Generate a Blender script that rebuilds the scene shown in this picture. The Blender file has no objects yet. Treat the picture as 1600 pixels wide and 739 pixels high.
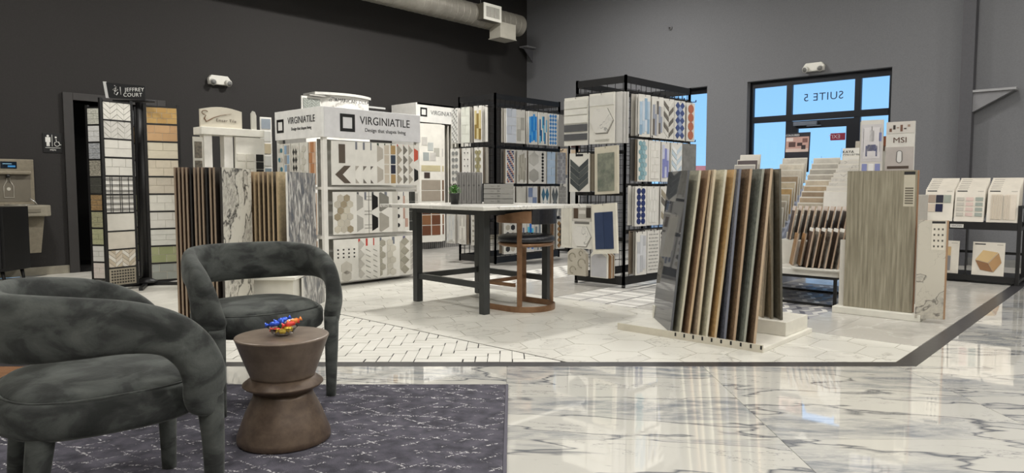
import bpy, math, random
from mathutils import Vector, Matrix
RN = random.Random(11)
rad = math.radians
# ---------------------------------------------------------------- camera
# world frame follows the shop: wall_left runs along x at y=10.02, wall_right along y at x=11.4
C = bpy.context.scene.collection
YAW = 47.5
cA, sA = math.cos(rad(YAW)), math.sin(rad(YAW))
cd = bpy.data.cameras.new('camera'); cam = bpy.data.objects.new('camera', cd); C.objects.link(cam)
cam.location = (0, 0, 1.07); cam.rotation_euler = (rad(86), 0, rad(-YAW))
cd.sensor_width = 36; cd.lens = 1100/1600*36; cd.clip_end = 500
bpy.context.scene.camera = cam
# ---------------------------------------------------------------- sky
w = bpy.data.worlds.new('sky'); bpy.context.scene.world = w; w.use_nodes = True
nt = w.node_tree; bg = nt.nodes['Background']
tc = nt.nodes.new('ShaderNodeTexCoord'); sp = nt.nodes.new('ShaderNodeSeparateXYZ'); rp = nt.nodes.new('ShaderNodeValToRGB')
nt.links.new(tc.outputs['Generated'], sp.inputs[0]); nt.links.new(sp.outputs['Z'], rp.inputs[0]); nt.links.new(rp.outputs[0], bg.inputs[0])
rp.color_ramp.elements[0].position = 0.0; rp.color_ramp.elements[0].color = (.34, .64, .97, 1)
rp.color_ramp.elements[1].position = 0.5; rp.color_ramp.elements[1].color = (.14, .36, .80, 1)
bg.inputs[1].default_value = 1.3
sd = bpy.data.lights.new('sun', 'SUN'); sd.energy = 2.5; sd.angle = .01; so = bpy.data.objects.new('sun', sd); C.objects.link(so); so.rotation_euler = (rad(10), rad(-50), 0)
# ---------------------------------------------------------------- exposure
vs = bpy.context.scene.view_settings
vs.view_transform = 'Standard'; vs.look = 'None'; vs.gamma = 1; vs.exposure = -0.08
# ---------------------------------------------------------------- ceiling lamps (their housings are built further down)
LAMPS = [(1.3, 6.9, 125), (6.1, 6.9, 255), (9.0, 6.6, 120)] + [(x, 2.0, 48) for x in (-1.4, 1.4, 4.0, 6.4, 9.0)] + [(x, -2.2, 105) for x in (-1.4, 1.4, 4.0, 6.4, 8.8)]
def lamp_light(x, y, power, z=4.86):
    ld = bpy.data.lights.new('lamp_light', 'AREA'); ld.shape = 'RECTANGLE'; ld.size = .5; ld.size_y = .3
    ld.energy = power
    ld.color = (1, .972, .925)
    o = bpy.data.objects.new('lamp_light', ld); C.objects.link(o); o.location = (x, y, z); return o
# ---------------------------------------------------------------- helpers
def W(X, Y, z=0): return Vector((X*cA + Y*sA, -X*sA + Y*cA, z))     # camera-aligned ground axes -> world
def lin(c): return tuple(((v/255)/12.92 if v/255 <= .04045 else ((v/255+.055)/1.055)**2.4) for v in c) + (1,)
MC = {}
def newmat(name, col, rough, metal=0, spec=.5):
    m = bpy.data.materials.new(name); m.use_nodes = True; b = m.node_tree.nodes['Principled BSDF']
    b.inputs['Base Color'].default_value = col; b.inputs['Roughness'].default_value = rough
    b.inputs['Metallic'].default_value = metal; b.inputs['Specular IOR Level'].default_value = spec
    return m, m.node_tree, b
def coords(nt, stretch, rot=(0, 0, 0), rnd=True):
    t = nt.nodes.new('ShaderNodeTexCoord'); mp = nt.nodes.new('ShaderNodeMapping')
    mp.inputs['Scale'].default_value = stretch
    m0 = nt.nodes.new('ShaderNodeMapping'); m0.inputs['Rotation'].default_value = rot
    nt.links.new(t.outputs['Object'], m0.inputs[0]); nt.links.new(m0.outputs[0], mp.inputs[0])
    if rnd:
        oi = nt.nodes.new('ShaderNodeObjectInfo'); mu = nt.nodes.new('ShaderNodeMath'); mu.operation = 'MULTIPLY'
        mu.inputs[1].default_value = 37.0; nt.links.new(oi.outputs['Random'], mu.inputs[0]); nt.links.new(mu.outputs[0], mp.inputs['Location'])
    return mp.outputs[0]
def noise(nt, vec, scale, detail=4, rough=.55, dist=0):
    n = nt.nodes.new('ShaderNodeTexNoise'); n.inputs['Scale'].default_value = scale; n.inputs['Detail'].default_value = detail
    n.inputs['Roughness'].default_value = rough; n.inputs['Distortion'].default_value = dist
    nt.links.new(vec, n.inputs['Vector']); return n.outputs['Fac']
def ramp(nt, fac, stops):
    r = nt.nodes.new('ShaderNodeValToRGB'); e = r.color_ramp.elements
    while len(e) < len(stops): e.new(.5)
    for k, (p, c) in enumerate(stops): e[k].position = p; e[k].color = c
    nt.links.new(fac, r.inputs[0]); return r.outputs[0]
def mixc(nt, fac, a, b, mode='MIX'):
    m = nt.nodes.new('ShaderNodeMix'); m.data_type = 'RGBA'; m.blend_type = mode
    for s, v in ((m.inputs[0], fac), (m.inputs[6], a), (m.inputs[7], b)):
        if isinstance(v, (int, float)): s.default_value = v
        elif isinstance(v, tuple): s.default_value = v
        else: nt.links.new(v, s)
    return m.outputs[2]
def P(col, rough=.5, metal=0, spec=.5):            # plain paint, plastic or metal with a faint mottle
    k = ('p', tuple(col), rough, metal)
    if k in MC: return MC[k]
    m, nt, b = newmat('paint', lin(col), rough, metal, spec)
    f = noise(nt, coords(nt, (1, 1, 1)), 9, 3)
    c = lin(col); nt.links.new(ramp(nt, f, [(.3, tuple(v*.93 for v in c[:3]) + (1,)), (.7, tuple(min(1, v*1.05) for v in c[:3]) + (1,))]), b.inputs['Base Color'])
    MC[k] = m; return m
def TX(c1, c2, scale=20, stretch=(1, 1, 1), rough=.5, bump=0, lo=.35, hi=.65, detail=5, metal=0, dist=0, rnd=True, rot=(0, 0, 0), c3=None):
    k = ('t', tuple(c1), tuple(c2), scale, stretch, rough, bump, lo, hi, dist, rot, c3)
    if k in MC: return MC[k]
    m, nt, b = newmat('textured', lin(c1), rough, metal)
    f = noise(nt, coords(nt, stretch, rot, rnd), scale, detail, .6, dist)
    st = [(lo, lin(c1)), (hi, lin(c2))]
    if c3: st = [(lo, lin(c1)), ((lo+hi)/2, lin(c3)), (hi, lin(c2))]
    nt.links.new(ramp(nt, f, st), b.inputs['Base Color'])
    if bump:
        bp = nt.nodes.new('ShaderNodeBump'); bp.inputs['Strength'].default_value = bump; bp.inputs['Distance'].default_value = .01
        nt.links.new(f, bp.inputs['Height']); nt.links.new(bp.outputs[0], b.inputs['Normal'])
    MC[k] = m; return m
def marble(base, field, vein, rough, scale=1.0, stretch=(.45, 1.25, 1), rot=(0, 0, .25), amount=.55, rnd=True, width=.012, key=None):
    k = ('m', tuple(base), tuple(vein), rough, scale, stretch, amount, rot)
    if k in MC: return MC[k]
    m, nt, b = newmat('marble', lin(base), rough)
    v = coords(nt, tuple(s*scale for s in stretch), rot, rnd)
    wn = nt.nodes.new('ShaderNodeTexNoise'); wn.inputs['Scale'].default_value = 1.6; wn.inputs['Detail'].default_value = 5; nt.links.new(v, wn.inputs['Vector'])
    va = nt.nodes.new('ShaderNodeVectorMath'); va.operation = 'MULTIPLY_ADD'; va.inputs[1].default_value = (.55, .55, .55)
    nt.links.new(wn.outputs['Color'], va.inputs[0]); nt.links.new(v, va.inputs[2]); wv = va.outputs[0]
    f1 = noise(nt, wv, 1.5, 4, .5)
    fine = noise(nt, wv, 9, 8, .7)
    patch = ramp(nt, f1, [(amount, (0, 0, 0, 1)), (amount+.09, (1, 1, 1, 1))])
    streak = ramp(nt, fine, [(.38, (0, 0, 0, 1)), (.62, (1, 1, 1, 1))])
    pm = mixc(nt, patch, (0, 0, 0, 1), streak)
    col = mixc(nt, pm, lin(base), lin(field))
    def ridge(f, c, wd):
        s = nt.nodes.new('ShaderNodeMath'); s.operation = 'SUBTRACT'; nt.links.new(f, s.inputs[0]); s.inputs[1].default_value = c
        a = nt.nodes.new('ShaderNodeMath'); a.operation = 'ABSOLUTE'; nt.links.new(s.outputs[0], a.inputs[0])
        return ramp(nt, a.outputs[0], [(0, (1, 1, 1, 1)), (wd, (0, 0, 0, 1))])
    r1 = ridge(f1, amount+.01, width)
    f2 = noise(nt, wv, 3.2, 6, .6); r2 = ridge(f2, .5, width*.45)
    g = noise(nt, v, 2.3, 2); gm = ramp(nt, g, [(.45, (0, 0, 0, 1)), (.6, (.75, .75, .75, 1))])
    r2m = mixc(nt, gm, (0, 0, 0, 1), r2)
    col = mixc(nt, r1, col, lin(vein)); col = mixc(nt, r2m, col, lin(vein))
    nt.links.new(col, b.inputs['Base Color']); b.inputs['Specular IOR Level'].default_value = 1.0 if rough < .1 else .5
    if rough < .1: b.inputs['Coat Weight'].default_value = .8; b.inputs['Coat IOR'].default_value = 1.8; b.inputs['Coat Roughness'].default_value = .02
    MC[k] = m; return m

class MB:
    def __init__(s): s.v = []; s.f = []; s.m = []; s.M = Matrix.Identity(4); s.sm = []
    def add(s, vs_, fs, m=0, smooth=False):
        n = len(s.v); s.v += [tuple(s.M @ Vector(v)) for v in vs_]
        for f in fs: s.f.append([i+n for i in f]); s.m.append(m); s.sm.append(smooth)
        return s
    def box(s, x0, x1, y0, y1, z0, z1, m=0):
        return s.add([(x0, y0, z0), (x1, y0, z0), (x1, y1, z0), (x0, y1, z0), (x0, y0, z1), (x1, y0, z1), (x1, y1, z1), (x0, y1, z1)],
                     [(3, 2, 1, 0), (4, 5, 6, 7), (0, 1, 5, 4), (1, 2, 6, 5), (2, 3, 7, 6), (3, 0, 4, 7)], m)
    def prism(s, pts, a, b, axis='z', m=0):         # polygon extruded along an axis; pts counter-clockwise
        n = len(pts)
        def q(p, h): return (p[0], p[1], h) if axis == 'z' else ((p[0], h, p[1]) if axis == 'y' else (h, p[0], p[1]))
        vs_ = [q(p, a) for p in pts] + [q(p, b) for p in pts]
        fs = [tuple(range(n-1, -1, -1)), tuple(range(n, 2*n))] + [(i, (i+1) % n, n+(i+1) % n, n+i) for i in range(n)]
        if axis == 'y': fs = [tuple(reversed(f)) for f in fs]
        return s.add(vs_, fs, m)
    def tube(s, path, r, n=8, m=0, cap=True):
        path = [Vector(p) for p in path]; rings = []; L = len(path)
        for i, p in enumerate(path):
            t = (path[min(i+1, L-1)] - path[max(i-1, 0)]).normalized()
            u = t.cross(Vector((0, 0, 1)) if abs(t.z) < .95 else Vector((0, 1, 0))).normalized(); q = t.cross(u)
            rr = r[i] if isinstance(r, (list, tuple)) else r
            rings += [tuple(p + (u*math.cos(2*math.pi*k/n) + q*math.sin(2*math.pi*k/n))*rr) for k in range(n)]
        fs = [(i*n+k, (i+1)*n+k, (i+1)*n+(k+1) % n, i*n+(k+1) % n) for i in range(L-1) for k in range(n)]
        if cap: fs += [tuple(range(n)), tuple(range((L-1)*n+n-1, (L-1)*n-1, -1))]
        return s.add(rings, fs, m, True)
    def lathe(s, prof, n=48, m=0, smooth=True):
        vs_ = [(r*math.cos(2*math.pi*k/n), r*math.sin(2*math.pi*k/n), z) for r, z in prof for k in range(n)]; L = len(prof)
        fs = [(i*n+k, i*n+(k+1) % n, (i+1)*n+(k+1) % n, (i+1)*n+k) for i in range(L-1) for k in range(n)]
        fs += [tuple(range(n-1, -1, -1)), tuple(range((L-1)*n, L*n))]
        return s.add(vs_, fs, m, smooth)
    def mesh(s, name, mats):
        me = bpy.data.meshes.new(name); me.from_pydata(s.v, [], s.f)
        for q in (mats if isinstance(mats, (list, tuple)) else [mats]): me.materials.append(q)
        me.polygons.foreach_set('material_index', s.m); me.polygons.foreach_set('use_smooth', s.sm); me.update(); return me
    def obj(s, name, mats, parent=None, bevel=0, seg=2, kind=None):
        o = bpy.data.objects.new(name, s.mesh(name, mats)); C.objects.link(o); o.parent = parent
        if kind: o['kind'] = kind
        if bevel:
            b = o.modifiers.new('bevel', 'BEVEL'); b.width = bevel; b.segments = seg; b.limit_method = 'ANGLE'; b.angle_limit = rad(40)
        return o
def box(name, mat, parent, x0, x1, y0, y1, z0, z1, bevel=0, kind=None): return MB().box(x0, x1, y0, y1, z0, z1).obj(name, mat, parent, bevel, kind=kind)
def thing(name, label, cat, loc=(0, 0, 0), rz=0, group=None, rx=0, ry=0):
    o = bpy.data.objects.new(name, None); C.objects.link(o); o.empty_display_size = .1
    o.location = loc; o.rotation_euler = (rad(rx), rad(ry), rad(rz)); o['label'] = label; o['category'] = cat
    if group: o['group'] = group
    return o
def tag(o, label, cat, group=None):
    o['label'] = label; o['category'] = cat
    if group: o['group'] = group
    return o
def struct(o, label=None):
    o['kind'] = 'structure'
    if label: o['label'] = label
    return o
TXC = {}
def text(s, size, mat, parent, x, z, y=-.0015, mirror=False, sx=1, name='lettering', spacing=1, shear=0, align='CENTER', rz=0):
    k = (s, size, sx, spacing, shear, align, mirror, id(mat))
    if k not in TXC:
        cu = bpy.data.curves.new('t', 'FONT'); cu.body = s; cu.size = size; cu.align_x = align; cu.align_y = 'CENTER'; cu.extrude = .0008
        cu.space_character = spacing; cu.shear = shear; cu.resolution_u = 3
        to = bpy.data.objects.new('t', cu); C.objects.link(to)
        bpy.context.view_layer.update(); me = bpy.data.meshes.new_from_object(to.evaluated_get(bpy.context.evaluated_depsgraph_get()))
        bpy.data.objects.remove(to); me.materials.clear(); me.materials.append(mat); me.transform(Matrix.Diagonal((sx*(-1 if mirror else 1), 1, 1, 1)))
        if mirror: me.flip_normals()
        me.name = 'lettering'; TXC[k] = me
    o = bpy.data.objects.new(name, TXC[k]); C.objects.link(o); o.parent = parent; o.location = (x, y, z); o.rotation_euler = (rad(90), 0, rad(rz)); return o
BLK = P((22, 22, 23), .45); WHT = P((238, 236, 230), .45); GRF = P((62, 64, 65), .4, .3); INK = P((35, 35, 37), .6)
def clip(poly, planes):                              # keep a*x+b*y>=c
    for a, b, c in planes:
        out = []
        for i in range(len(poly)):
            p, q = poly[i], poly[(i+1) % len(poly)]; dp, dq = a*p[0]+b*p[1]-c, a*q[0]+b*q[1]-c
            if dp >= 0: out.append(p)
            if dp*dq < 0: t = dp/(dp-dq); out.append((p[0]+(q[0]-p[0])*t, p[1]+(q[1]-p[1])*t))
        poly = out
        if len(poly) < 3: return None
    ar = abs(sum(poly[i][0]*poly[(i+1) % len(poly)][1]-poly[(i+1) % len(poly)][0]*poly[i][1] for i in range(len(poly))))/2
    return poly if ar > .0004 else None
def seen(p, m=60):
    x, y = p[0]*cA - p[1]*sA, p[0]*sA + p[1]*cA
    if y < .5: return False
    d = y*math.cos(rad(4)) + 1.07*math.sin(rad(4)); u = y*math.sin(rad(4)) - 1.07*math.cos(rad(4))
    px, py = 800+1100*x/d, 369.5-1100*u/d
    return -m < px < 1600+m and py < 739+m
# ---------------------------------------------------------------- floor
floor = struct(MB().box(-3.5, 11.4, -6, 10.02, -.08, -.004).obj('floor', P((150, 148, 142), .7)))
def tiles(name, polys, mats, inset=.0015, limit=300, top=0.0, label=None):
    polys = [p for p in polys if p and any(seen(q) for q in p)]
    polys.sort(key=lambda p: (sum(q[0] for q in p)/len(p))**2 + (sum(q[1] for q in p)/len(p))**2)
    rest = MB()
    for k, p in enumerate(polys):
        cx, cy = sum(q[0] for q in p)/len(p), sum(q[1] for q in p)/len(p)
        sc = []
        for q in p:
            d = math.hypot(q[0]-cx, q[1]-cy) or 1; f = 1-inset*1.3/d; sc.append(((q[0]-cx)*f, (q[1]-cy)*f))
        if k < limit:
            o = MB().prism(sc, -.004, top).obj(name, mats, floor); o.location = (cx, cy, 0)
            if label: o['label'] = label
        else: rest.prism([(a+cx, b+cy) for a, b in sc], -.004, top)
    if rest.v: rest.obj(name, mats, floor, kind='stuff')
def rectW(X0, X1, Y0, Y1):
    return [tuple(W(a, b)[:2]) for a, b in ((X0, Y0), (X1, Y0), (X1, Y1), (X0, Y1))]
YL = lambda c, s=1: (s*sA, s*cA, s*c)                # camera-forward distance half plane: Y>=c (s=1) or Y<=c (s=-1)
XL = lambda c, s=1: (s*cA, -s*sA, s*c)
M_MAR = marble((212, 210, 202), (146, 150, 155), (112, 115, 121), .04, 1.0, (.42, 1.7, 1), (0, 0, rad(YAW)+.13), .475, width=.013)
M_HEX = marble((208, 206, 197), (194, 192, 184), (168, 165, 156), .3, 2.2, (.7, 1.1, 1), (0, 0, .6), .56)
M_GRY = marble((176, 173, 166), (160, 158, 152), (192, 190, 183), .22, 1.2, (.6, 1, 1), (0, 0, .3), .5)
pl = []
for i in range(-5, 9):
    for j in range(0, 6):
        r = rectW(-.03+i*1.172, -.03+(i+1)*1.172, 4.15-(j+1)*.612, 4.15-j*.612)
        pl.append(clip(r, [XL(-2.73)]))
for i in range(-2, 12):
    for j in range(0, 14):
        r = rectW(-.03+i*1.172, -.03+(i+1)*1.172, 4.15+j*.612, 4.15+(j+1)*.612)
        pl.append(clip(r, [(0, -1, -1.02), (-1, 0, -11.4)]))
tiles('marble_tile', pl, M_MAR)
# black border strip, mitred at its corner
strip = MB()
def xy(Yc, y): return ((Yc - y*cA)/sA, y)            # point on camera-forward line Yc at world y
a, b = xy(4.15, 1.02), xy(4.255, 1.135)
l0, l1 = tuple(W(-7, 4.15)[:2]), tuple(W(-7, 4.255)[:2])
M_STR = TX((44, 43, 46), (58, 57, 60), 30, rough=.3)
strip.prism([l0, a, b, l1], -.004, .0005).prism([a, (11.4, 1.02), (11.4, 1.135), b], -.004, .0005)
strip.obj('border_strip', M_STR, floor)
INN = [YL(4.258), (0, 1, 1.138)]
def inner(p, *pl): return clip(p, INN + list(pl))
# herringbone field, dark joints near, pale joints further back
bed = inner([(-3.5, -6), (3.37, -6), (3.37, 10), (-3.5, 10)])
MB().prism(clip(bed, [(0, -1, -5.25)]), -.0045, -.002).obj('grout_bed', P((40, 38, 36), .8), floor)
wp, wp2 = [], []
Wd, n = .076, 4
for gx in range(-75, 45):
    for gy in range(50, 140):
        d = (gx-gy) % (2*n)
        if d == 0: r = rectW(gx*Wd, (gx+n)*Wd, gy*Wd, (gy+1)*Wd)
        elif d == 2*n-1: r = rectW(gx*Wd, (gx+1)*Wd, gy*Wd, (gy+n)*Wd)
        else: continue
        if not any(seen(q) for q in r): continue
        wp.append(inner(r, (-1, 0, -3.36), (0, -1, -5.25))); wp2.append(inner(r, (-1, 0, -3.36), (0, 1, 5.25), (0, -1, -10)))
M_HER = TX((206, 204, 195), (217, 215, 207), 5, (1, 1, 1), .35)
tiles('herringbone_tile', wp, M_HER, .0048)
tiles('pale_herringbone_tile', wp2, TX((200, 197, 188), (218, 215, 206), 5, rough=.35), .0012, 120)
# elongated hexagon field
hx, a_, h_ = [], .17, .30
for i in range(-3, 16):
    for j in range(0, 40):
        cx = 3.37 + i*(a_*1.5+.06); cy = 1.1 + j*h_ + (h_/2 if i % 2 else 0)
        k = a_*.5+.03
        p = [(cx+k+a_*.5, cy), (cx+k, cy+h_/2), (cx-k, cy+h_/2), (cx-k-a_*.5, cy), (cx-k, cy-h_/2), (cx+k, cy-h_/2)]
        hx.append(inner(p, (1, 0, 3.37), (-1, 0, -5.3), (0, -1, -6.5)))
MB().prism(inner([(3.37, -3), (5.3, -3), (5.3, 6.5), (3.37, 6.5)]), -.0045, -.002).obj('grout_bed', P((140, 135, 125), .8), floor)
tiles('hexagon_tile', hx, M_HEX, .0022)
gt = []
for x0, x1, y0, y1 in [(5.3, 11.4, 1.14, 2.05), (8, 11.4, 2.05, 3.0), (5.3, 5.6, 2.05, 3.0), (5.3, 11.4, 3.0, 3.4), (7.2, 11.4, 3.4, 4.3), (5.3, 11.4, 4.3, 5.2),
                       (5.3, 5.5, 5.2, 5.95), (7.6, 11.4, 5.2, 5.95), (5.3, 11.4, 5.95, 10.02), (3.37, 5.3, 6.5, 10.02)]:
    for i in range(0, 14):
        for j in range(0, 16):
            r = [(3.37+i*.61, 1.14+j*.61), (3.37+(i+1)*.61, 1.14+j*.61), (3.37+(i+1)*.61, 1.14+(j+1)*.61), (3.37+i*.61, 1.14+(j+1)*.61)]
            gt.append(clip(r, [(1, 0, x0), (-1, 0, -x1), (0, 1, y0), (0, -1, -y1)]))
tiles('grey_tile', gt, M_GRY)
# patterned sample fields
def field(x0, x1, y0, y1, bedc, cols, fn):
    box('grout_bed', P(bedc, .6), floor, x0, x1, y0, y1, -.0045, -.001)
    ps = [(q, k) for q, k in fn(x0, x1, y0, y1) if any(seen(t) for t in q)]
    ps.sort(key=lambda t: t[0][0][0]**2+t[0][0][1]**2); rest = MB(); cache = {}
    for i, (q, k) in enumerate(ps):
        cx, cy = sum(t[0] for t in q)/len(q), sum(t[1] for t in q)/len(q)
        if i < 60: o = MB().prism([(t[0]-cx, t[1]-cy) for t in q], -.004, .0).obj('mosaic_tile', P(cols[k], .4), floor); o.location = (cx, cy, 0)
        else: rest.prism(q, -.004, .0, m=k)
    if rest.v: rest.obj('mosaic_tile', [P(c, .4) for c in cols], floor, kind='stuff')
def f_zig(x0, x1, y0, y1):
    s = .11; out = []
    nx, ny = int((x1-x0)/s), int((y1-y0)/s)
    for i in range(nx):
        for j in range(ny):
            x, y = x0+i*s, y0+j*s; k = (i+j) % 3
            if (i % 2) == 0: out.append(([(x+.01, y), (x+s, y+s*.45), (x+s, y+s*.85), (x+.01, y+s*.4)], k))
            else: out.append(([(x+.01, y+s*.45), (x+s, y), (x+s, y+s*.4), (x+.01, y+s*.85)], (k+1) % 3))
    return out
def f_basket(x0, x1, y0, y1):
    s = .12; out = []
    for i in range(int((x1-x0)/s)):
        for j in range(int((y1-y0)/s)):
            x, y = x0+i*s, y0+j*s
            if (i+j) % 2: out.append(([(x+.008, y+.03), (x+s, y+.03), (x+s, y+s-.02), (x+.008, y+s-.02)], 0))
            else: out.append(([(x+.03, y+.04), (x+s-.03, y+.04), (x+s-.03, y+.08), (x+.03, y+.08)], 1 if (i*3+j) % 4 else 2))
    return out
def f_line(x0, x1, y0, y1):
    out = []; x = x0; k = 0
    while x < x1-.05:
        wdt = (.035, .075, .035, .11)[k % 4]; y = y0
        for yy in range(3): out.append(([(x+.006, y+.01), (x+wdt, y+.01), (x+wdt, y+(y1-y0)/3-.01), (x+.006, y+(y1-y0)/3-.01)], (k*7+yy) % 3)); y += (y1-y0)/3
        x += wdt; k += 1
    return out
field(5.6, 8.0, 2.05, 3.0, (140, 140, 144), [(222, 220, 214), (190, 188, 184), (92, 92, 100)], f_zig)
field(5.5, 7.6, 5.2, 5.95, (190, 187, 180), [(226, 224, 217), (60, 60, 62), (150, 148, 146)], f_basket)
field(5.3, 7.2, 3.4, 4.3, (70, 70, 72), [(214, 212, 206), (222, 220, 214), (186, 184, 180)], f_line)
# wooden planks at far left
pk = []
for i in range(12):
    for j in range(-1, 3):
        pk.append(clip(rectW(-4.6+i*.156, -4.6+(i+1)*.156, 1.2+j*1.2+(i % 3)*.4, 2.4+j*1.2+(i % 3)*.4), [YL(4.15, -1), XL(-2.732, -1)]))
tiles('wood_plank', pk, TX((146, 106, 74), (118, 82, 55), 6, (14, 14, 1), .4, rot=(0, 0, rad(YAW))), .001)
# ---------------------------------------------------------------- walls, ceiling
M_WL = TX((43, 41, 40), (39, 37, 36), 60, rough=.85, bump=.12)
M_WR = TX((112, 113, 116), (106, 107, 110), 60, rough=.85, bump=.1)
H = 5.2
M_WI = P((206, 204, 198), .8)
wl = MB(); wl.box(-3.5, 2.83, 10.02, 10.3, 0, H).box(3.83, 11.65, 10.02, 10.3, 0, H).box(2.83, 3.83, 10.02, 10.3, 2.15, H)
struct(wl.obj('wall_left', M_WL))
wr = MB(); ys = [(-6, 2.94), (5.13, 5.855), (7.1, 10.02)]
for y0, y1 in ys: wr.box(11.4, 11.65, y0, y1, 0, H)
wr.box(11.4, 11.65, 2.94, 5.13, 2.82, H).box(11.4, 11.65, 5.855, 7.1, 2.82, H)
struct(wr.obj('wall_right', M_WR))
struct(MB().box(-3.75, -3.5, -6, 10.3, 0, H).obj('wall_back', M_WI)); struct(MB().box(-3.75, 11.65, -6.25, -6, 0, H).obj('wall_front', M_WI))
struct(MB().box(-3.75, 11.65, -6.25, 10.3, H, H+.1).obj('ceiling', P((176, 175, 172), .8)))
# corridor behind the restroom door opening
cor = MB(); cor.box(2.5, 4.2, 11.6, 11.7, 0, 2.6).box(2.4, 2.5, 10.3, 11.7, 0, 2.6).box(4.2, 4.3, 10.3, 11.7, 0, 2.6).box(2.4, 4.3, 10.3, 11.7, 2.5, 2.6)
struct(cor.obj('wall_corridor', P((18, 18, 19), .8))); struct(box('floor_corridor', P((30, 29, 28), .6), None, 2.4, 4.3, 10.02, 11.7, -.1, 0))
df = MB(); df.box(2.72, 2.83, 9.98, 10.3, 0, 2.24).box(3.83, 3.94, 9.98, 10.3, 0, 2.24).box(2.83, 3.83, 9.98, 10.3, 2.15, 2.24)
struct(df.obj('door_2', P((52, 50, 49), .6), bevel=.005))
M_BB = TX((150, 145, 130), (136, 131, 118), 12, rough=.4)
struct(MB().box(-3.5, 2.72, 10.0, 10.02, 0, .1).box(3.94, 11.4, 10.0, 10.02, 0, .1).obj('baseboard_left', M_BB))
b_ = MB()
for y0, y1 in ys: b_.box(11.385, 11.4, max(y0, 2.05) if y0 < 0 else y0, y1, 0, .1)
b_.box(11.385, 11.4, -6, 1.9, 0, .1)
struct(b_.obj('baseboard_right', TX((120, 120, 118), (110, 110, 108), 12, rough=.4)))
struct(MB().box(11.22, 11.4, 1.90, 2.05, 0, H).obj('trim_1', TX((80, 80, 84), (74, 74, 78), 40, rough=.7)))
# ---------------------------------------------------------------- storefront
M_FR = P((24, 27, 34), .35, .4)
gm = bpy.data.materials.new('clear_glass'); gm.use_nodes = True; g = gm.node_tree
for n_ in list(g.nodes):
    if n_.type == 'BSDF_PRINCIPLED': g.nodes.remove(n_)
tr = g.nodes.new('ShaderNodeBsdfTransparent'); gl = g.nodes.new('ShaderNodeBsdfGlossy'); gl.inputs['Roughness'].default_value = .02
fr = g.nodes.new('ShaderNodeFresnel'); fr.inputs[0].default_value = 1.3; mx = g.nodes.new('ShaderNodeMixShader')
tr.inputs[0].default_value = (.95, .98, 1, 1)
g.links.new(fr.outputs[0], mx.inputs[0]); g.links.new(tr.outputs[0], mx.inputs[1]); g.links.new(gl.outputs[0], mx.inputs[2])
g.links.new(mx.outputs[0], [n_ for n_ in g.nodes if n_.type == 'OUTPUT_MATERIAL'][0].inputs[0])
def wroot(name, loc):
    o = bpy.data.objects.new(name, None); C.objects.link(o); o.location = loc; o['kind'] = 'structure'; return o
w1 = wroot('window_1', (11.52, 4.035, 0)); fy0, fy1 = -1.095, 1.095
fm = MB(); fm.box(0, .06, fy0, fy0+.06, 0, 2.82).box(0, .06, fy1-.06, fy1, 0, 2.82).box(0, .06, fy0+.06, fy1-.06, 2.72, 2.82)
fm.box(-.005, .065, fy0+.06, fy1-.06, 2.14, 2.24)
for yy in (.44, -.60): fm.box(0.001, .061, yy-.045, yy+.045, 0, 2.719)
fm.box(.002, .058, fy0+.06, -.645, 0, .1).box(.002, .058, .485, fy1-.06, 0, .1)
fm.obj('window_frame', M_FR, w1)
panes = [(-1.035, -.645, .1, 2.14), (.485, 1.035, .1, 2.14), (-1.035, -.645, 2.24, 2.72), (-.555, .395, 2.24, 2.72), (.485, 1.035, 2.24, 2.72)]
for p in panes: box('pane', gm, w1, .025, .033, p[0], p[1], p[2], p[3])
# mirrored vinyl SUITE 5 seen from inside: letters face the street
lt = text('SUITE 5', .17, P((58, 70, 84), .6), w1, .0, 0, 0, name='lettering', spacing=1.1)
lt.location = (.036, -.08, 2.49); lt.rotation_euler = (rad(90), 0, rad(90))
d1 = wroot('door_1', (11.52, 3.955, 0)); dm = MB()
dm.box(.002, .052, -.475, -.37, 0, 2.13).box(.002, .052, .37, .475, 0, 2.13).box(.002, .052, -.37, .37, 2.01, 2.13).box(.002, .052, -.37, .37, 0, .25)
dm.obj('door_frame', M_FR, d1); box('pane', gm, d1, .022, .03, -.37, .37, .25, 2.01)
cl = MB(); cl.box(-.07, 0, .05, .42, 2.05, 2.11).obj('door_closer', P((110, 118, 130), .3, .6), d1, .006)
MB().box(-.09, -.07, -.02, .2, 2.03, 2.045).obj('closer_arm', P((110, 118, 130), .3, .6), d1)
MB().tube([(-.0, -.33, .8), (-.06, -.33, .82), (-.06, -.33, 1.35), (0, -.33, 1.37)], .012).obj('door_handle', P((150, 150, 150), .3, 1), d1)
es = box('sticker_sign', P((176, 40, 66), .5), d1, .0305, .032, -.35, -.13, 1.80, 1.91)
es['label'] = 'red exit sign fixed on the door glass, read reversed from inside'
lt = text('EXIT', .085, P((235, 215, 220), .5), d1, 0, 0, sx=1.0); lt.location = (.0285, -.19, 1.855); lt.rotation_euler = (rad(90), 0, rad(90))
w2 = wroot('window_2', (11.52, 6.478, 0)); f2 = MB(); f2.box(0, .06, -.622, -.57, 0, 2.82).box(0, .06, .57, .622, 0, 2.82).box(0, .06, -.57, .57, 2.72, 2.82).box(0, .06, -.57, .57, 0, .1)
f2.obj('window_frame', M_FR, w2); box('pane', gm, w2, .025, .033, -.57, .57, .1, 2.72)
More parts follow.
